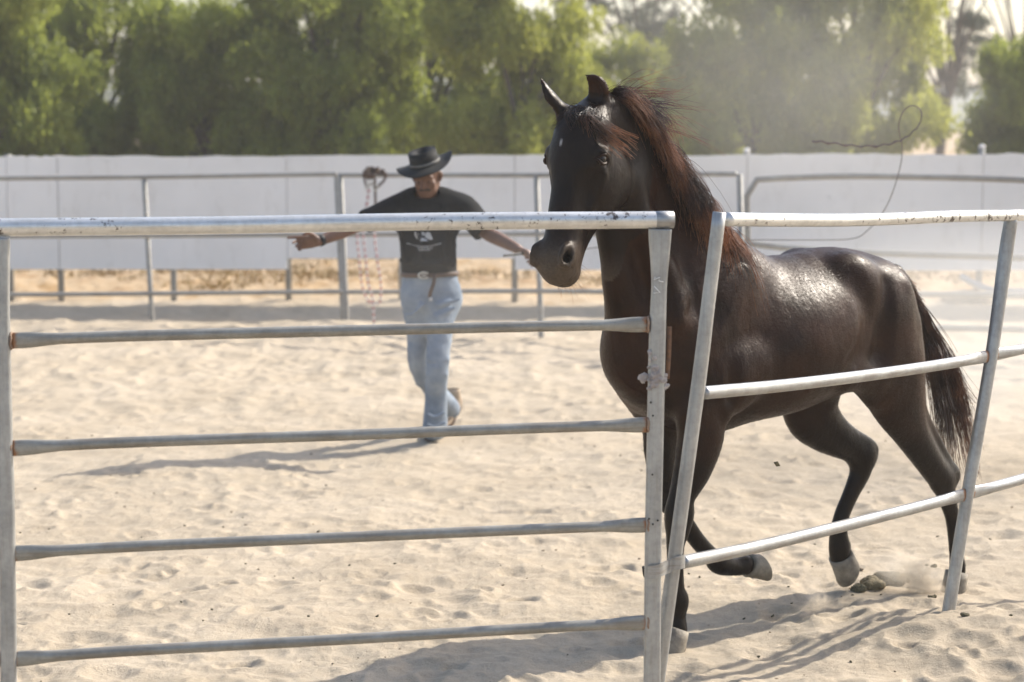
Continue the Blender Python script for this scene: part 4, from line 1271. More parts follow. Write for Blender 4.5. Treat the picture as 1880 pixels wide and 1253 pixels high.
    for k in range(64):
        t = rng.random()
        b = HP(1655 + 40 * t, 512 + 90 * t, rng.uniform(-.02, .02))
        q = rng.random()
        e = HP(1725 + 75 * q, 740 + rng.uniform(-20, 130) + 25 * (1 - abs(q - .5)), rng.uniform(-.10, .12))
        m1 = HP(1690 + 22 * t + 8 * q, 600 + 40 * t, rng.uniform(-.04, .04)); m2 = HP(1712 + 45 * q, 680 + 20 * q, rng.uniform(-.06, .07))
        lock = sm([b, m1, m2, e], 6)
        for j in range(26):
            o = nr.normal(0, 1, 3); o2 = nr.normal(0, 1, 3)
            f = np.linspace(0, 1, len(lock))[:, None]
            c = lock + o * .010 + (o * .4 + o2) * .016 * np.sin(f * 2.4) * (.4 + .6 * rng.random())
            c = c[:rng.randint(int(len(c) * .65), len(c) + 1)]
            cs.append(c); rs.append(np.linspace(1, .3, len(c)) * rng.uniform(.0012, .0022))
    # short ruffled hairs at the root of the tail
    for k in range(260):
        t = rng.random()
        b = HP(1650 + 22 * t, 508 + 40 * t, rng.uniform(-.02, .02)); d = -HH * .5 + UPZ * rng.uniform(-.9, -.2) + HN * rng.uniform(-.1, .4)
        c = sm([b, b + d * .05 - HH * .02, b + d * .12], 4); cs.append(c); rs.append(np.linspace(1, .3, len(c)) * .0012)
    V, Q, a = strands_mesh(cs, rs)
    mesh_obj('tail', V, Q, M['hair'], root, True, {'tip': a * (.5 + 1.0 * noise3(V, 8, 6))})
    # ---- whiskers
    cs = []; rs = []
    for k in range(60):
        w = rng.uniform(-.045, .045); u = rng.uniform(.55, .635)
        b = HD(u, -.10 - rng.uniform(0, .03), w)
        d = (HD(.8, -1.0, w * 9) - HD(0, 0, 0)); d /= np.linalg.norm(d); d = d + nr.normal(0, .25, 3)
        L = rng.uniform(.03, .075)
        c = sm([b, b + d * L * .5, b + d * L + UPZ * -.008], 4); cs.append(c); rs.append(np.linspace(1, .4, len(c)) * .0005)
    V, Q, a = strands_mesh(cs, rs)
    mesh_obj('whiskers', V, Q, M['hair'], root, True, {'tip': a})

def horse_mats():
    # coat
    m, nt, b = new_mat('horse coat')
    at = lambda n: N(nt, 'ShaderNodeAttribute', attribute_name=n).outputs['Fac']
    oc = objcoord(nt)
    n1 = noise_node(nt, 5, 4, .6, oc)
    base = ramp(nt, n1.outputs[0], [(.3, (.0100, .0039, .0019)), (.7, (.034, .0122, .0052))])
    c = mixc(nt, math_n(nt, 'MULTIPLY', at('leg'), .85), base.outputs[0], (.0040, .0034, .0034))
    c = mixc(nt, math_n(nt, 'MULTIPLY', at('head'), .7), c, (.0065, .0055, .0050))
    n2 = noise_node(nt, 90, 5, .7, oc)
    dust = ramp(nt, n2.outputs[0], [(.25, (.35, .35, .35)), (.85, (1, 1, 1))])
    c = mixc(nt, math_n(nt, 'MULTIPLY', math_n(nt, 'MULTIPLY', at('muzzle'), dust.outputs[0]), .75), c, (.17, .135, .10))
    c = mixc(nt, at('star'), c, (.6, .57, .55))
    nt.links.new(c, b.inputs['Base Color'])
    # hair direction streaks break up the gloss
    mp1 = N(nt, 'ShaderNodeMapping'); mp1.inputs['Rotation'].default_value = (0, 0, -math.atan2(HH[1], HH[0])); nt.links.new(oc, mp1.inputs[0])
    mp2 = N(nt, 'ShaderNodeMapping'); mp2.inputs['Rotation'].default_value = (0, -.35, 0); mp2.inputs['Scale'].default_value = (16, 6, 6); nt.links.new(mp1.outputs[0], mp2.inputs[0])
    n3 = noise_node(nt, 2.6, 6, .62, mp2.outputs[0], 0.4)
    n4 = noise_node(nt, 16, 3, .5, oc)
    hgt = math_n(nt, 'ADD', math_n(nt, 'MULTIPLY', n3.outputs[0], .8), math_n(nt, 'MULTIPLY', n4.outputs[0], .9))
    bump(nt, b, hgt, .6, .006)
    r = ramp(nt, n3.outputs[0], [(.3, (.30,) * 3), (.7, (.48,) * 3)])
    rr = math_n(nt, 'ADD', r.outputs[0], math_n(nt, 'MULTIPLY', at('muzzle'), .12), True)
    nt.links.new(rr, b.inputs['Roughness'])
    b.inputs['Specular IOR Level'].default_value = .17
    b.inputs['Specular Tint'].default_value = (1.0, .90, .80, 1)
    b.inputs['Sheen Weight'].default_value = .0; b.inputs['Sheen Roughness'].default_value = .4
    b.inputs['Sheen Tint'].default_value = (.8, .55, .4, 1)
    M['coat'] = m
    m2 = m.copy(); m2.name = 'horse body hair'; b2 = m2.node_tree.nodes['Principled BSDF']
    for l in list(m2.node_tree.links):
        if l.to_node == b2 and l.to_socket.name == 'Normal': m2.node_tree.links.remove(l)
    M['coat_hair'] = m2
    # hair
    m, nt, b = new_mat('mane hair')
    t = N(nt, 'ShaderNodeAttribute', attribute_name='tip').outputs['Fac']
    n1 = noise_node(nt, 14, 3, .6, objcoord(nt))
    f = math_n(nt, 'ADD', t, math_n(nt, 'MULTIPLY', math_n(nt, 'SUBTRACT', n1.outputs[0], .5), 1.3), True)
    r = ramp(nt, f, [(.20, (.014, .008, .006)), (.50, (.095, .040, .019)), (.90, (.40, .175, .07))])
    nt.links.new(r.outputs[0], b.inputs['Base Color'])
    b.inputs['Roughness'].default_value = .38; b.inputs['Specular IOR Level'].default_value = .7
    tr = N(nt, 'ShaderNodeBsdfTranslucent'); nt.links.new(mixc(nt, .5, r.outputs[0], (.45, .15, .04)), tr.inputs[0])
    mx = N(nt, 'ShaderNodeMixShader'); mx.inputs[0].default_value = .35
    nt.links.new(b.outputs[0], mx.inputs[1]); nt.links.new(tr.outputs[0], mx.inputs[2])
    nt.links.new(mx.outputs[0], nt.nodes['Material Output'].inputs[0])
    M['hair'] = m
    M['hoof'] = simple_mat('hoof horn', (.29, .25, .19), (.14, .115, .085), .7, 22, bmp=.5, bscale=60)
    m, nt, b = new_mat('horse eye'); b.inputs['Base Color'].default_value = (.010, .006, .005, 1); b.inputs['Roughness'].default_value = .22; b.inputs['Specular IOR Level'].default_value = .22
    M['horse_eye'] = m
# ================================================================== THE MAN
def man_mats():
    M['skin'] = simple_mat('brown skin', (.165, .082, .050), (.11, .053, .032), .55, 12, bmp=.08)
    M['shirt'] = simple_mat('charcoal cotton', (.012, .013, .0145), (.008, .0085, .0095), .9, 10, bmp=.25, bscale=260, bdist=.002, spec=.2)
    m, nt, b = new_mat('faded denim'); oc = objcoord(nt)
    n1 = noise_node(nt, 5, 5, .65, oc); r = ramp(nt, n1.outputs[0], [(.3, (.135, .175, .23)), (.7, (.32, .36, .405))])
    nt.links.new(r.outputs[0], b.inputs['Base Color']); b.inputs['Roughness'].default_value = .9; b.inputs['Specular IOR Level'].default_value = .2
    n2 = noise_node(nt, 300, 2, .6, oc); bump(nt, b, n2.outputs[0], .3, .002); M['denim'] = m
    M['felt'] = simple_mat('black felt', (.022, .022, .020), (.013, .013, .012), .8, 8, bmp=.1, spec=.3)
    M['band'] = simple_mat('grey hat band', (.16, .15, .13), (.10, .095, .085), .6, 30)
    M['leather'] = simple_mat('brown leather', (.10, .055, .035), (.055, .032, .022), .55, 20, bmp=.2)
    M['lash'] = simple_mat('dusty braided cord', (.20, .16, .135), (.13, .10, .085), .8, 40, bmp=.3)
    M['buckle'] = simple_mat('silver buckle', (.72, .70, .64), (.5, .48, .43), .35, 30, .6)
    M['boot'] = simple_mat('dusty tan boot', (.40, .31, .22), (.28, .21, .145), .85, 20, bmp=.2)
    M['moustache'] = simple_mat('dark moustache', (.035, .028, .024), (.02, .016, .014), .8, 80, bmp=.5)
    M['print'] = simple_mat('white print', (.50, .50, .50), (.36, .36, .36), .8, 120)
    M['black'] = simple_mat('matt black', (.020, .019, .018), (.012, .011, .011), .7, 30)
    M['eyewhite'] = simple_mat('eye', (.06, .045, .04), (.02, .015, .015), .6, 90)

def build_man():
    from mathutils.bvhtree import BVHTree
    D0 = 12.5
    foot = PG(797, 812, 0)
    root = empty('person', (foot[0], foot[1], 0), 'man in black hat, dark T-shirt and faded jeans walking with both arms held out', 'person')
    p = lambda px, py, d=0.0: P(px, py, D0 + d)
    X1 = np.array([1.0, 0, 0]); Y1 = np.array([0, 1.0, 0]); Z1 = np.array([0, 0, 1.0])
    # ---------------- skin
    f = SDF((-1.42, 11.98, .86), (.20, 12.86, 1.78), .0052)
    hc = p(783, 322)                                   # head centre
    fd = np.array([-.20, -.90, -.36]); fd /= np.linalg.norm(fd)       # face direction
    rt = np.cross(fd, Z1); rt /= np.linalg.norm(rt); rt = -rt          # viewer's right
    rt = rt + np.array([0, 0, .06]); rt /= np.linalg.norm(rt)
    up = np.cross(fd, rt); up = up if up[2] > 0 else -up
    HM = lambda a, b, c: hc + rt * a + fd * b + up * c
    ax = [rt, fd, up]
    f.ell(HM(0, -.015, .035), ax, (.076, .094, .088), k=.02)
    f.ell(HM(0, .012, -.045), ax, (.060, .072, .075), k=.03)
    f.ell(HM(0, .052, -.098), ax, (.034, .030, .024), k=.025)          # chin
    f.ell(HM(0, .070, .012), ax, (.058, .018, .014), k=.015)           # brow
    for q in (-1, 1):
        f.ell(HM(.040 * q, .062, -.030), ax, (.022, .018, .020), k=.02)    # cheek bone
        f.ell(HM(.031 * q, .088, -.010), ax, (.018, .014, .012), k=.012, op='sub')   # eye socket
        f.ell(HM(.031 * q, .070, -.009), ax, (.013, .012, .012), k=.004)
        f.chain([[*HM(.077 * q, -.005, .012), .012], [*HM(.083 * q, -.012, -.008), .013], [*HM(.076 * q, -.002, -.035), .009]], k=.008)  # ears
        f.ell(HM(.033 * q, .045, -.075), ax, (.022, .025, .03), k=.02)
    f.chain([[*HM(0, .080, .004), .009], [*HM(0, .100, -.030), .012], [*HM(0, .092, -.040), .012]], k=.012)
    for q in (-1, 1): f.ell(HM(.013 * q, .090, -.041), ax, (.010, .010, .008), k=.008)
    f.ell(HM(0, .080, -.068), ax, (.024, .012, .008), k=.008)
    f.chain([[*HM(-.022, .092, -.063), .0035], [*HM(0, .096, -.062), .0035], [*HM(.022, .092, -.063), .0035]], k=.004, op='sub')
    f.ell(HM(0, .076, -.056), ax, (.026, .014, .010), k=.008)
    f.chain([[*HM(0, -.03, -.06), .062], [*p(782, 362, .05), .060], [*p(783, 385, .07), .075]], k=.03)
    # trunk under the clothes
    f.chain([[*p(784, 400, .06), .105, 1.35], [*p(786, 440, .04), .105, 1.28], [*p(788, 490, .04), .10, 1.2], [*p(790, 530, .05), .10, 1.3]], k=.04, lat=X1)
    # arms
    sR = p(722, 384, .03); eR = p(651, 416, -.12); wR = p(584, 444, -.28)
    sL = p(852, 382, .04); eL = p(894, 428, -.02); wL = p(950, 457, -.22)
    f.chain([[*p(755, 380, .05), .07], [*sR, .058], [*((sR + eR) / 2), .047], [*eR, .040], [*((eR * .6 + wR * .4)), .040], [*wR, .027]], k=.03)
    f.chain([[*p(818, 380, .05), .07], [*sL, .058], [*((sL + eL) / 2), .048], [*eL, .041], [*((eL * .62 + wL * .38)), .041], [*wL, .029]], k=.03)
    # hands: frame (along the forearm, across, palm normal)
    def hand(w, along, acr, curls, L=.085, scale=1.0, thumb=None):
        a = np.array(along, float); a /= np.linalg.norm(a)
        c = np.array(acr, float); c = c - a * (c @ a); c /= np.linalg.norm(c)
        nrm = np.cross(a, c)
        Hn = lambda u, v, t: w + a * u + c * v + nrm * t
        f.ell(Hn(.045, 0, 0), [a, c, nrm], (.052, .038, .017), k=.015)
        f.ell(Hn(.075, 0, 0), [a, c, nrm], (.024, .040, .015), k=.010)
        f.ell(Hn(.025, -.022, .008), [a, c, nrm], (.032, .016, .016), k=.012)
        lens = [.088, .086, .078, .060]
        for i, cu in enumerate(curls):
            v0 = -.030 + .020 * i; L_ = lens[i]
            b = Hn(.088, v0, 0); d = a * math.cos(cu * .35) + nrm * math.sin(cu * .35)
            d = d + c * (i - 1.5) * .05
            j1 = b + d * L_ * .45; d2 = a * math.cos(cu * 1.25) + nrm * math.sin(cu * 1.25)
            j2 = j1 + d2 * L_ * .32; d3 = a * math.cos(cu * 2.0) + nrm * math.sin(cu * 2.0)
            j3 = j2 + d3 * L_ * .25
            f.chain([[*Hn(.06, v0 * .9, 0), .0105], [*b, .0105], [*j1, .0095], [*j2, .0088], [*j3, .0075]], k=.004)
        tb = thumb or [(.02, -.030, .006), (.045, -.052, .014), (.070, -.058, .020), (.092, -.052, .024)]
        f.chain([[*Hn(*q), r_] for q, r_ in zip(tb, (.014, .0125, .011, .0085))], k=.006)
        return a, c, nrm
    # pointing hand: index straight, the others folded down
    aR = (p(528, 447, -.34) - wR)
    hand(wR, aR, (0, .10, 1.0), [1.45, 1.35, 1.2, .10][::-1] if False else [.06, 1.15, 1.35, 1.5], thumb=[(.02, -.028, .006), (.045, -.045, .014), (.068, -.046, .022), (.086, -.036, .026)]) if False else \
        hand(wR, aR, (.10, .25, -1.0), [.04, .55, .80, 1.0])
    aL = p(985, 470, -.30) - wL
    hand(wL, aL, (-.2, -1.0, .25), [1.15, 1.2, 1.25, 1.3])
    V, Q = f.mesh(1)
    mesh_obj('body', V, Q, M['skin'], root, True)
    # moustache, eyes
    g = SDF(HM(0, .09, -.05) - .06, HM(0, .09, -.05) + .06, .003)
    g.chain([[*HM(-.034, .074, -.064), .004], [*HM(-.018, .092, -.054), .0075], [*HM(0, .099, -.051), .007], [*HM(.018, .092, -.054), .0075], [*HM(.034, .074, -.064), .004]], k=.002)
    V, Q = g.mesh(1); mesh_obj('moustache', V, Q, M['moustache'], root)
    for q in (-1, 1):
        g = SDF(HM(.031 * q, .078, -.009) - .02, HM(.031 * q, .078, -.009) + .02, .0022); g.ell(HM(.031 * q, .0745, -.010), ax, (.0105, .009, .0052), k=0)
        V, Q = g.mesh(1); mesh_obj('eye', V, Q, M['eyewhite'], root)
    # ---------------- T-shirt
    s = SDF((-1.12, 12.10, .96), (-.05, 12.90, 1.58), .007)
    s.chain([[*p(784, 372, .07), .10, 1.45], [*p(784, 398, .055), .125, 1.48], [*p(785, 430, .03), .125, 1.33], [*p(786, 465, .02), .128, 1.27], [*p(788, 494, .035), .125, 1.27]], k=.02, lat=X1)
    s.chain([[*p(783, 362, .06), .070], [*p(783, 372, .06), .085]], k=.03)
    mR = sR * .30 + eR * .70; mL = sL * .12 + eL * .88
    s.chain([[*p(752, 376, .05), .085], [*sR, .074], [*(sR * .5 + eR * .5), .068], [*mR, .070]], k=.05)
    s.chain([[*p(818, 374, .05), .085], [*sL, .078], [*(sL * .5 + eL * .5), .072], [*mL, .072]], k=.05)
    rng = np.random.RandomState(8)
    # folds
    for a_, b_, c_, r_ in (((700, 395), (735, 430), (742, 480), .012), ((745, 395), (770, 440), (760, 490), .010), ((868, 392), (838, 430), (832, 488), .013), ((845, 400), (812, 450), (822, 490), .010),
                           ((735, 478), (785, 486), (835, 478), .010), ((700, 380), (690, 400), (680, 420), .010), ((870, 385), (882, 405), (884, 428), .010), ((760, 405), (785, 412), (812, 405), .008)):
        s.chain([[*p(*q, -.125 + .12 * abs((q[0] - 786) / 75) ** 2), r_] for q in (a_, b_, c_)], k=.03)
    # openings: neck, hem, sleeves
    s.ell(p(783, 357, .035), [X1, Y1, Z1], (.082, .085, .035), k=.008, op='sub')
    s.ell(p(788, 530, .04), [X1, Y1, Z1], (.25, .25, .095), k=.006, op='sub')
    def cutend(e, d, R=.09, k=.004):
        d = d / np.linalg.norm(d); s.ell(e + d * .060, [d, np.cross(d, Z1) / np.linalg.norm(np.cross(d, Z1)), np.cross(d, np.cross(d, Z1) / np.linalg.norm(np.cross(d, Z1)))], (.065, R, R), k=k, op='sub')
    cutend(mR, eR - sR); cutend(mL, eL - sL)
    V, Q = s.mesh(1)
    V = V + noise3(V, 11, 2)[:, None] * np.array([.014, .020, .006]) + noise3(V, 26, 7)[:, None] * np.array([.006, .010, .003])
    shirt = mesh_obj('shirt', V, Q, M['shirt'], root)
    # print on the chest, laid on the cloth
    bvh = BVHTree.FromPolygons([Vector(v) for v in V], [tuple(int(i) for i in q) for q in Q])
    def onshirt(px, py, off=.003):
        o = Vector((0, 0, CAM_H)); d = Vector(ray(px, py)).normalized()
        h = bvh.ray_cast(o, d)
        return np.array(h[0] - d * off) if h[0] is not None else p(px, py, -.13)
    mb = MB(); rr = random.Random(2)
    def patch(pts):
        q = [onshirt(*a) for a in pts]; q2 = [v + np.array([0, .0035, 0]) for v in q]; n_ = len(q)
        mb.add(q + q2, [tuple(range(n_)), tuple(range(2 * n_ - 1, n_ - 1, -1))] + [(i, n_ + i, n_ + (i + 1) % n_, (i + 1) % n_) for i in range(n_)])
    for pts in ([(761, 425), (766, 426), (769, 434), (774, 436), (773, 440), (765, 439), (761, 432)], [(773, 426), (779, 427), (781, 433), (775, 433)], [(782, 427), (789, 427), (793, 436), (792, 441), (784, 439), (780, 435)],
                [(770, 439), (777, 437), (784, 441), (786, 443), (772, 443)], [(787, 432), (794, 436), (794, 440), (789, 441)]): patch(pts)
    mb.build('shirt_emblem', M['print'], shirt, False); mb = MB()
    for i in range(17):
        t = i / 16; x_ = 748 + 61 * t; y_ = 447.5 + 5.5 * math.sin(math.pi * t)
        w_ = rr.uniform(1.4, 2.6); patch([(x_ - w_ / 2, y_ - 1.0), (x_ + w_ / 2, y_ - 1.0), (x_ + w_ / 2, y_ + 1.0), (x_ - w_ / 2, y_ + 1.0)])
    for row in range(2):
        for i in range(8 - 2 * row):
            x_ = 768 + 2.2 * row + i * 3.5; y_ = 456 + row * 3.6; w_ = rr.uniform(1.8, 3.0); patch([(x_ - w_ / 2, y_ - .9), (x_ + w_ / 2, y_ - .9), (x_ + w_ / 2, y_ + .9), (x_ - w_ / 2, y_ + .9)])
    mb.build('shirt_lettering', M['print'], shirt, False)
    # ---------------- jeans
    j = SDF((-.78, 12.20, -.02), (-.18, 13.45, 1.08), .0075)
    j.chain([[*p(789, 492, .045), .105, 1.36], [*p(790, 520, .05), .122, 1.42], [*p(791, 552, .05), .118, 1.42]], k=.02, lat=X1)
    kn = p(803, 672, -.10); an = PG(799, 794, .06) + np.array([0, .0, 0])
    j.chain([[*p(817, 545, .04), .095, .92], [*p(809, 600, -.02), .080], [*kn, .064], [*p(800, 725, -.05), .062], [*(an + np.array([0, .02, .02])), .072]], k=.05, lat=X1)
    k2 = p(771, 678, .12); a2 = P(826, 752, 13.12)
    j.chain([[*p(766, 545, .05), .092, .92], [*p(770, 600, .06), .074], [*k2, .058], [*((k2 + a2) / 2 + np.array([0, 0, -.01])), .060], [*a2, .066]], k=.05, lat=X1)
    for rows in ([(806, 560), (826, 555), (842, 550)], [(800, 582), (818, 575), (834, 566)], [(775, 560), (760, 575), (748, 578)], [(790, 660), (803, 668), (818, 662)], [(788, 690), (803, 694), (815, 690)], [(787, 760), (800, 765), (815, 758)], [(788, 778), (800, 783), (817, 776)]):
        j.chain([[*p(a_, b_, -.085 if b_ < 650 else -.13), .010] for a_, b_ in rows], k=.03)
    j.ell(p(788, 478, .04), [X1, Y1, Z1], (.25, .25, .055), k=.004, op='sub')
    d = (a2 - k2) / np.linalg.norm(a2 - k2); cc = np.cross(d, X1); cc /= np.linalg.norm(cc)
    j.ell(a2 + d * .07, [d, X1, cc], (.06, .12, .12), k=.006, op='sub')
    V, Q = j.mesh(1)
    V = V + noise3(V, 9, 12)[:, None] * np.array([.014, .020, .004]) + noise3(V * np.array([1, 1, 1.8]), 20, 17)[:, None] * np.array([.006, .011, .003])
    jeans = mesh_obj('jeans', V, Q, M['denim'], root)
    bj = BVHTree.FromPolygons([Vector(v) for v in V], [tuple(int(i) for i in q) for q in Q])
    # boots
    def boot(hl, toe, sole_up, name='boot'):
        b_ = SDF(np.minimum(hl, toe) - .14, np.maximum(hl, toe) + .14, .006)
        d_ = (toe - hl); L_ = np.linalg.norm(d_); d_ /= L_
        s_ = np.cross(d_, sole_up); s_ /= np.linalg.norm(s_)
        b_.chain([[*(hl + sole_up * .045), .036], [*(hl + d_ * L_ * .45 + sole_up * .038), .037], [*(hl + d_ * L_ * .75 + sole_up * .028), .034], [*(toe + sole_up * .022), .022]], k=.02)
        b_.chain([[*(hl + sole_up * .05), .040], [*(hl + sole_up * .13), .042]], k=.03)
        V, Q = b_.mesh(1); o = mesh_obj(name, V, Q, M['boot'], root)
        m_ = MB(); pr = []
        for t, w in ((-.03, .028), (.05, .034), (.12, .030), (.19, .040), (.25, .034), (.285, .012)):
            pr.append((t, w))
        V = []; 
        for t, w in pr:
            for sgn in (-1, 1):
                for h_ in (-.002, .010): V.append(hl + d_ * t * L_ / .26 + s_ * w * sgn + sole_up * h_)
        fs = []
        for i in range(len(pr) - 1):
            o_ = i * 4
            for a_, b__ in ((0, 1), (1, 3), (3, 2), (2, 0)): fs.append((o_ + a_, o_ + b__, o_ + 4 + b__, o_ + 4 + a_))
        fs += [(0, 2, 3, 1), (20, 21, 23, 22)]
        m_.add(V, fs); m_.build('sole', M['leather'], o, False)
    h1 = PG(801, 800, .0); g1 = h1 + np.array([-.03, -.235, .0])
    h1[2] = gz(h1[0], h1[1]) + .005; g1[2] = gz(g1[0], g1[1]) + .008
    boot(h1, g1, Z1)
    t2 = P(819, 786, 13.05); t2[2] = max(t2[2], gz(t2[0], t2[1]) + .01); hl2 = P(838, 752, 13.22)
    su = np.array([0.1, .45, .0]); dd = t2 - hl2; dd /= np.linalg.norm(dd); su = np.array([-.25, -.75, .35]); su = su - dd * (su @ dd); su /= np.linalg.norm(su)
    boot(hl2, t2, su)
    # belt, buckle, hanging strap
    c0 = p(789, 503, .045); mb = MB(); q = []
    for t in np.linspace(0, 2 * math.pi, 41):
        q.append(c0 + np.array([math.cos(t) * .166, math.sin(t) * .126, .004 * math.cos(t)]))
    v, fs = tube_mesh(q, .014, 8, up=(0, 0, 1), sq=4, asp=[(.3, 1)] * 41, caps=False); mb.add(v, fs); belt = mb.build('belt', M['leather'], root)
    mb = MB(); bc = c0 + np.array([-.030, -.126, 0])
    ring = [bc + np.array([math.cos(t) * .030, -.004 + 0, math.sin(t) * .017]) for t in np.linspace(.6, 2 * math.pi - .6, 20)]
    mb.add(*tube_mesh(ring, .0058, 8, up=(0, -1, 0))); mb.add(*tube_mesh([bc + np.array([-.012, -.006, 0]), bc + np.array([.014, -.004, 0])], .0045, 6)); mb.build('buckle', M['buckle'], belt)
    mb = MB(); st = [p(798, 503, -.09), p(796, 520, -.105), p(790, 538, -.10), p(789, 548, -.10)]
    mb.add(*tube_mesh(crom(st, 5), .011, 8, up=(0, -1, 0), sq=4, asp=[(1, .3)] * 16)); mb.build('hanging_strap', M['leather'], root)
    mb = MB(); mb.add(*tube_mesh([p(790, 546, -.104), p(791, 553, -.106)], .010, 8, up=(0, -1, 0), sq=4, asp=[(1, .35)] * 2)); mb.build('strap_tag', M['print'], root)
    # wrist band
    aw = (wR - eR) / np.linalg.norm(wR - eR); mb = MB(); mb.add(*tube_mesh([wR - aw * .035, wR - aw * .008], .0335, 14)); mb.build('wrist_band', M['black'], root)
    # ---------------- hat
    hr = np.array([.965, .06, .255]); hr /= np.linalg.norm(hr)                 # hat's side axis rises to the viewer's right
    hu = np.array([-.19, -.20, .96]); hu = hu - hr * (hu @ hr); hu /= np.linalg.norm(hu); hf = np.cross(hu, hr); hf = hf if hf[1] < 0 else -hf
    hcn = hc + up * .060 + rt * -.002 + fd * -.015
    def hp(a, b, c): return hcn + hr * a + hf * b + hu * c
    nth = 56; rings = []
    def crown_r(th): return .083 + 0 * th, .098
    prof = [(0.0, 'c', .076), (.35, 'c', .073), (.7, 'c', .081), (.90, 'c', .085), (.97, 'c', .078), (1.03, 'c', .085), (1.06, 'c', .04), (1.10, 'c', .005), (1.16, 'b', 0), (1.5, 'b', 0), (1.85, 'b', 0), (2.05, 'b', 0), (2.12, 'b', 0)]
    top = []; 
    for rr_, kind, hh in prof:
        ring = []
        for i in range(nth):
            th = 2 * math.pi * i / nth; cx, sy = math.cos(th), math.sin(th)
            ra, rb = .080 * rr_, .094 * rr_
            x_, y_ = cx * ra, sy * rb
            if kind == 'c':
                z_ = hh
                if rr_ < .9: z_ -= .020 * math.exp(-(x_ / .03) ** 2) * (1 - .3 * sy)
            else:
                w_ = (rr_ - 1.1) / 1.02
                z_ = .004 + w_ ** 2.0 * (.031 * cx ** 4 - .020 * (sy > 0) * sy ** 2 - .012 * (sy < 0) * sy ** 2)
                if cx < 0: z_ += -.020 * w_ * abs(cx)
            ring.append(hp(x_, y_, z_))
        rings.append(ring)
    V = [v for r_ in rings for v in r_]; nrg = len(rings)
    V2 = [v - hu * .004 for v in V]
    fs = []
    for i in range(nrg - 1):
        for k in range(nth):
            k2_ = (k + 1) % nth; fs.append((i * nth + k, i * nth + k2_, (i + 1) * nth + k2_, (i + 1) * nth + k)); o = nrg * nth
            fs.append((o + i * nth + k, o + (i + 1) * nth + k, o + (i + 1) * nth + k2_, o + i * nth + k2_))
    for k in range(nth):
        k2_ = (k + 1) % nth; a_ = (nrg - 1) * nth; o = nrg * nth; fs.append((a_ + k, a_ + k2_, o + a_ + k2_, o + a_ + k))
    mb = MB(); mb.add(V + V2, fs); hat = mb.build('hat', M['felt'], root)
    q = [hp(math.cos(t) * .0885, math.sin(t) * .1025, .016) for t in np.linspace(0, 2 * math.pi, 33)]
    mb = MB(); mb.add(*tube_mesh(q, .008, 6, up=tuple(hu), sq=4, asp=[(.35, 1)] * 33, caps=False)); mb.build('hat_band', M['band'], hat)
    # ---------------- whip, held in his left hand
    hw = wL + (aL / np.linalg.norm(aL)) * .085
    wr = empty('whip', hw, 'long brown whip, its thin lash looping up through the air behind the horse', 'whip')
    mb = MB(); A_ = P(925, 470, 12.05); B_ = P(972, 464, 12.28)
    mb.add(*tube_mesh(crom([A_, (A_ + B_) / 2, B_], 4), np.linspace(.006, .010, 9), 8)); mb.build('handle', M['black'], wr)
    L = [(972, 464, 12.28), (1020, 466, 12.4), (1095, 455, 12.5), (1200, 449, 12.4), (1300, 444, 12.2), (1380, 441, 12.1), (1480, 441, 12.0), (1562, 439, 11.9), (1592, 424, 11.85), (1621, 390, 11.8), (1640, 350, 11.7),
         (1654, 300, 11.7), (1656, 268, 11.7), (1650, 235, 11.65), (1657, 207, 11.6), (1675, 194, 11.55), (1691, 205, 11.5), (1688, 228, 11.5), (1668, 249, 11.5), (1645, 261, 11.5), (1612, 268, 11.5), (1570, 268, 11.5), (1527, 263, 11.5), (1491, 259, 11.5)]
    q = crom(np.array([P(*a) for a in L]), 10); n_ = len(q)
    r_ = np.interp(np.linspace(0, 1, n_), [0, .3, .55, .8, 1], [.0032, .0026, .0026, .0040, .0052])
    rr = random.Random(5)
    for kk in (.83, .875, .93, .965): r_ = r_ + .0035 * np.exp(-((np.linspace(0, 1, n_) - kk) / .004) ** 2)
    q = q + np.stack([np.zeros(n_), np.zeros(n_), .004 * np.sin(np.arange(n_) * .9) * (np.linspace(0, 1, n_) > .75)], 1)
    mb = MB(); mb.add(*tube_mesh(q, r_, 7, up=(0, -1, 0))); mb.build('lash', M['lash'], wr)
    return root
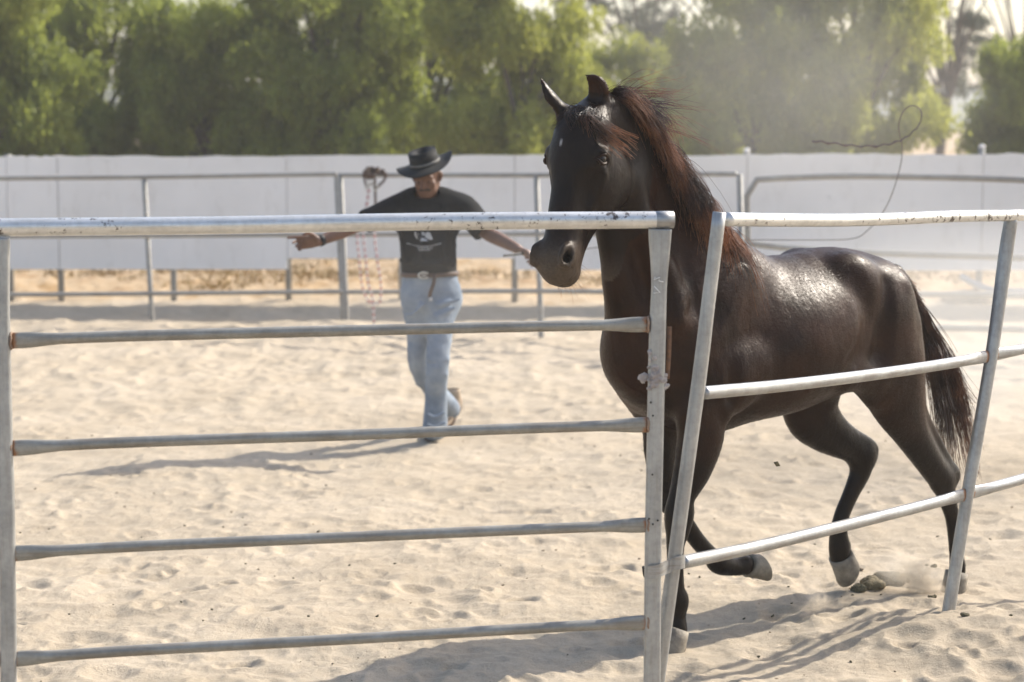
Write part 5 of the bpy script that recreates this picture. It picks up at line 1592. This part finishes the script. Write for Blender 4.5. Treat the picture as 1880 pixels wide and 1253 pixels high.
# ================================================================== SMALL THINGS
def build_halter():
    D = 18.9
    x = P(690, 320, D)
    root = empty('halter', x, 'brown halter with red and white lead rope slung over the far rail', 'halter')
    m, nt, b = new_mat('red and white rope'); t = N(nt, 'ShaderNodeTexCoord'); w = N(nt, 'ShaderNodeTexWave'); w.inputs['Scale'].default_value = 5.5; w.bands_direction = 'Z'
    nt.links.new(t.outputs['Object'], w.inputs[0]); r = ramp(nt, w.outputs['Fac'], [(.45, (.62, .58, .55)), (.55, (.38, .12, .12))]); nt.links.new(r.outputs[0], b.inputs['Base Color']); b.inputs['Roughness'].default_value = .9
    M['rope'] = m
    p = lambda a, b_, d=0.0: P(a, b_, D + d)
    st = MB()
    S = [[(667, 316, -.05), (680, 311, .0), (700, 313, .03), (707, 320, -.05)], [(668, 317, -.06), (669, 330, -.06), (673, 344, -.06)], [(686, 314, -.06), (688, 330, -.06), (689, 360, -.06), (690, 396, -.06)],
         [(709, 317, -.06), (706, 330, -.06), (697, 340, -.06), (690, 347, -.06)], [(673, 344, -.06), (682, 338, -.07), (690, 346, -.06)], [(670, 312, .05), (690, 318, .06), (706, 312, .05)], [(673, 313, -.06), (679, 322, -.08), (690, 318, -.06)]]
    rh = random.Random(4)
    for k in range(11):
        a0, b0 = rh.uniform(666, 700), rh.uniform(311, 322)
        S.append([(a0 + rh.uniform(-4, 9) * i, b0 + rh.uniform(-7, 8), rh.uniform(-.08, .05)) for i in range(4)])
    for s in S:
        q = crom([p(*a) for a in s], 6); st.add(*tube_mesh(q, rh.uniform(.008, .013), 8, up=(0, -1, 0), sq=4, asp=[(1, .4)] * len(q)))
    st.build('strap', M['leather'], root)
    for c in ((680, 335), (689, 345), (674, 345)):
        ring = [p(c[0] + 4.5 * math.cos(t), c[1] + 4.5 * math.sin(t), -.08) for t in np.linspace(0, 2 * math.pi, 17)]
        mb = MB(); mb.add(*tube_mesh(ring, .0055, 6, up=(0, -1, 0), caps=False)); mb.build('ring', M['buckle'], root)
    ro = [[(676, 346, -.07), (674, 370, -.07), (664, 405, -.07), (656, 435, -.07), (660, 480, -.07), (664, 520, -.06), (672, 545, -.06), (680, 556, -.06), (690, 559, -.06), (698, 552, -.06), (699, 520, -.06), (693, 480, -.06), (688, 440, -.06), (689, 396, -.06)],
          [(678, 348, -.09), (672, 390, -.09), (667, 430, -.09), (672, 480, -.09), (676, 520, -.09), (684, 548, -.09), (686, 580, -.09), (688, 618, -.09)]]
    for s in ro:
        q = crom([p(*a) for a in s], 8); mb = MB(); mb.add(*tube_mesh(q, .0085, 7, up=(0, -1, 0))); mb.build('lead_rope', M['rope'], root)

def lump(name, c, r, mat, rng, h=.006, n=9, flat=.6, parent=None, spread=.7):
    f = SDF(np.array(c) - np.array(r) * 1.7 - .02, np.array(c) + np.array(r) * 1.7 + .02, h)
    I = np.eye(3)
    for k in range(n):
        o = rng.normal(0, 1, 3); o /= np.linalg.norm(o)
        cc = np.array(c) + o * np.array(r) * spread * rng.uniform(.2, 1)
        cc[2] = c[2] + abs(cc[2] - c[2]) * flat
        q = min(r) * rng.uniform(.35, .75) if n > 4 else min(r) * .7
        f.ell(cc, I, (q * rng.uniform(.8, 1.3), q * rng.uniform(.8, 1.3), q * rng.uniform(.7, 1.1)), k=q * .25)
    V, Q = f.mesh(0)
    V = V + rng.normal(0, h * .22, V.shape)
    return mesh_obj(name, V, Q, mat, parent, False)

def build_small():
    rng = np.random.RandomState(21)
    def at(px, py):
        q = PG(px, py, 0)
        for _ in range(6): q = PG(px, py, gz(q[0], q[1]))
        return q
    # dung heap churned up by the hind feet
    c = at(1622, 1078); root = empty('dung_heap', (c[0], c[1], gz(c[0], c[1])), 'broken dark green brown dung heap on the sand just left of the hind hooves', 'dung')
    for k, (px, py, r_) in enumerate(((1632, 1072, .055), (1600, 1080, .045), (1578, 1086, .032), (1655, 1068, .036))):
        q = at(px, py); q[2] += r_ * .15; o = lump('dung_clump', q, (r_ * 1.25, r_, r_ * .8), M['dung'] if k % 2 == 0 else M['dungy'], rng, .0042, 34, .9); o.parent = root; o.matrix_parent_inverse = wmat(root).inverted()
    for k in range(16):
        q = at(rng.uniform(1560, 1680), rng.uniform(1066, 1096)); r_ = rng.uniform(.006, .013); o = lump('dung_crumb', q, (r_, r_, r_ * .7), M['dung'] if k % 2 else M['dungy'], rng, .003, 6); o.parent = root; o.matrix_parent_inverse = wmat(root).inverted()
    for (px, py, r_, lab, mt) in ((1712, 1100, .022, 'dark dung clump in the hollow left of the leaning post foot', 'dung'), (1773, 1133, .020, 'greenish clump on the sand heap right of the leaning post foot', 'dung'),
                                  (1857, 1132, .012, 'small greenish crumb near the right edge of the sand heap', 'dung'), (1496, 1002, .010, 'small dark clump on flat sand left of the raised hind hoof', 'dung'),
                                  (1582, 1048, .016, 'grey brown clod right beside the raised hind hoof', 'clod'), (1850, 1202, .013, 'dark crumb low at the right edge of the sand', 'dung'), (1392, 1207, .010, 'small clod on the sand below the dust puff', 'dung'), (1285, 1061, .010, 'small clod beside the clamp of the leaning post', 'dung')):
        q = at(px, py); q[2] += r_ * .3
        tag(lump('clod', q, (r_, r_ * .8, r_ * .6), M[mt], rng, .0035, 8), lab, 'clod', 'clods of dung and earth on the sand')
    # clods flying behind the hoof
    for (px, py, r_, lab) in ((1714, 1040, .014, 'larger dark clod thrown up in the air behind the hind legs'), (1702, 1038, .009, 'smaller dark clod in the air left of the larger one')):
        q = P(px, py, 8.75); tag(lump('clod', q, (r_, r_ * .8, r_ * .8), M['dung'], rng, .003, 7, 1.0), lab, 'clod', 'clods of dung and earth on the sand')
    # scattered crumbs: look alike
    base = lump('clod', (0, 0, 0), (.012, .010, .007), M['dung'], rng, .003, 7)
    base2 = lump('clod', (0, 0, 0), (.014, .010, .007), M['clod'], rng, .003, 7)
    for b_ in (base, base2): tag(b_, 'tiny crumb of dry earth lying loose on the pale sand', 'clod', 'tiny crumbs scattered on the sand')
    k = 0
    for i in range(230):
        y = 6.2 + 7.5 * rng.rand() ** 1.6; x = rng.uniform(-.24, .25) * y
        src = base if rng.rand() < .6 else base2
        if k == 0: o, src_used = base, 1
        elif k == 1: o = base2
        else: o = src.copy(); COL.objects.link(o)
        sc_ = rng.uniform(.25, .85)
        if i < 40 and x < .5: sc_ *= .8
        o.location = (x, y, gz(x, y) + .002); o.rotation_euler = (rng.rand() * .5, rng.rand() * .5, rng.rand() * 6); o.scale = (sc_,) * 3
        k += 1
    # leaf in the air
    c = P(1427, 852, 7.9); mb = MB()
    a = P(1420, 849, 7.9); b = P(1433, 856, 7.91); m1 = P(1428, 847.5, 7.90); m2 = P(1425, 857, 7.905)
    mb.add([a, m1, b, m2, (m1 + m2) / 2 + np.array([0, -.004, 0])] + [v + np.array([0, .0022, 0]) for v in (a, m1, b, m2)], [(0, 1, 4), (1, 2, 4), (2, 3, 4), (3, 0, 4), (5, 8, 7, 6), (0, 5, 6, 1), (1, 6, 7, 2), (2, 7, 8, 3), (3, 8, 5, 0)])
    tag(mb.build('leaf', M['dung'], None, False), 'single small dark green leaf floating in the air below the belly', 'leaf')
    # dark length of pipe beyond the wall
    q = [P(686, 480, 26), P(700, 484, 26), P(736, 486, 26)]
    mb = MB(); mb.add(*tube_mesh(crom(q, 4), .035, 10)); tag(mb.build('pipe_length', M['black'], None), 'short dark pipe lying on dry ground beyond the white wall beside the man', 'pipe')
    # pale pole on a small mound at the right
    c = at(1765, 535); c = P(1768, 528, 21.8)
    rngm = np.random.RandomState(3)
    o = lump('dirt_mound', (c[0], c[1], gz(c[0], c[1]) - .02), (.30, .22, .20), M['clod'], rngm, .02, 10, .6); o.data.polygons.foreach_set('use_smooth', np.ones(len(o.data.polygons), bool)); tag(o, 'small brown mound of earth behind the far rails at the right', 'mound')
    q = [P(1764, 507, 21.7), P(1790, 522, 21.6), P(1830, 534, 21.4), P(1900, 536, 21.2)]
    mb = MB(); mb.add(*tube_mesh(crom(q, 5), .035, 10)); tag(mb.build('pole', M['print'], None), 'pale pole leaning against the small brown mound', 'pole')

# ================================================================== DUST AND HAZE
def vol_mat(name, dens, color, aniso=.2, falloff=True, nscale=2.0, nlo=.35, nhi=.75):
    m = bpy.data.materials.new(name); m.use_nodes = True; nt = m.node_tree; nt.nodes.clear()
    out = nt.nodes.new('ShaderNodeOutputMaterial'); v = nt.nodes.new('ShaderNodeVolumePrincipled')
    v.inputs['Color'].default_value = (*color, 1); v.inputs['Anisotropy'].default_value = aniso; v.inputs['Density'].default_value = dens
    nt.links.new(v.outputs[0], out.inputs['Volume'])
    if falloff:
        tc = nt.nodes.new('ShaderNodeTexCoord')
        ln = N(nt, 'ShaderNodeVectorMath', operation='LENGTH'); nt.links.new(tc.outputs['Object'], ln.inputs[0])
        mr = N(nt, 'ShaderNodeMapRange', interpolation_type='SMOOTHSTEP'); mr.inputs[1].default_value = 1.0; mr.inputs[2].default_value = .15; mr.inputs[3].default_value = 0; mr.inputs[4].default_value = 1
        nt.links.new(ln.outputs['Value'], mr.inputs[0])
        n1 = noise_node(nt, nscale, 4, .6, tc.outputs['Object'], .5)
        r = ramp(nt, n1.outputs[0], [(nlo, (0, 0, 0)), (nhi, (1, 1, 1))])
        d = math_n(nt, 'MULTIPLY', math_n(nt, 'MULTIPLY', mr.outputs[0], r.outputs[0]), dens)
        nt.links.new(d, v.inputs['Density'])
    return m

def dust_ball(name, c, r, mat, label, rz=0, tilt=0):
    me = bpy.data.meshes.new(name); V = []; Fq = []
    nu, nv = 20, 12
    for i in range(nv + 1):
        for j in range(nu):
            th = math.pi * i / nv; ph = 2 * math.pi * j / nu; V.append((math.sin(th) * math.cos(ph), math.sin(th) * math.sin(ph), math.cos(th)))
    for i in range(nv):
        for j in range(nu): Fq.append((i * nu + j, (i + 1) * nu + j, (i + 1) * nu + (j + 1) % nu, i * nu + (j + 1) % nu))
    me.from_pydata(V, [], Fq); me.update()
    me.materials.append(mat)
    o = bpy.data.objects.new(name, me); COL.objects.link(o)
    o.location = tuple(c); o.scale = tuple(r); o.rotation_euler = (0, tilt, rz)
    return tag(o, label, 'dust', None, 'stuff')

def build_dust():
    dc = (.93, .87, .78)
    big = vol_mat('drifting dust', .17, (.95, .92, .86), .15, True, 1.5, .25, .75)
    dust_ball('dust_cloud', P(1480, 150, 14.5), (1.75, 1.6, 1.15), big, 'large pale cloud of dust hanging in the air behind the horse', tilt=.35)
    low = vol_mat('low dust', .62, (.95, .92, .86), .15, True, 1.8, .25, .75)
    dust_ball('dust_cloud', P(1790, 600, 12.0), (1.9, 1.8, .85), low, 'low bank of dust behind the tail of the horse')
    mid = vol_mat('thin dust', .07, (.95, .91, .84), .15, True, 1.5, .2, .7)
    dust_ball('dust_cloud', P(940, 560, 11.2), (1.5, 1.0, .8), mid, 'thin veil of dust between the man and the horse head')
    puff = vol_mat('dust puff', 42.0, (.88, .76, .60), .1, True, 3.6, .42, .66)
    thin = vol_mat('thin dust puff', 14.0, (.92, .84, .72), .1, True, 2.6, .38, .70)
    for (px, py, D, r, mt, tl, lab) in ((1702, 1082, 8.42, (.10, .08, .055), puff, 0, 'brown base of the dust puff kicked up beside the pushing hind hoof'),
                                        (1688, 1060, 8.45, (.12, .10, .10), puff, .6, 'upper plume of the dust puff beside the pushing hind hoof'),
                                        (1660, 1050, 8.5, (.20, .14, .10), thin, .2, 'thin trail of dust drifting left over the dung heap'),
                                        (1500, 1108, 8.0, (.075, .06, .045), puff, -.4, 'low sandy spray where the small puff leaves the ground'),
                                        (1490, 1082, 8.0, (.06, .05, .12), thin, -.45, 'narrow plume of the small puff between the legs')):
        dust_ball('dust_puff', P(px, py, D), r, mt, lab, tilt=tl)

def build_haze():
    m = vol_mat('haze', .0012, (.97, .96, .94), .3, False)
    v, f = box_mesh((0, 185, 5.0), (830, 530, 13.5))
    o = mesh_obj('haze', v, f, m, None, False)
    tag(o, 'faint dusty haze in the air over the whole place', None, None, 'stuff')

# ================================================================== BUILD
setting_mats(); man_mats(); horse_mats()
build_ground()
build_far()
build_wall()
build_trees()
build_far_panels()
build_halter()
build_near_panels()
_h, _HD, _fr = build_horse()
build_hair(_h, _HD)
build_man()
build_small()
build_dust()
build_haze()
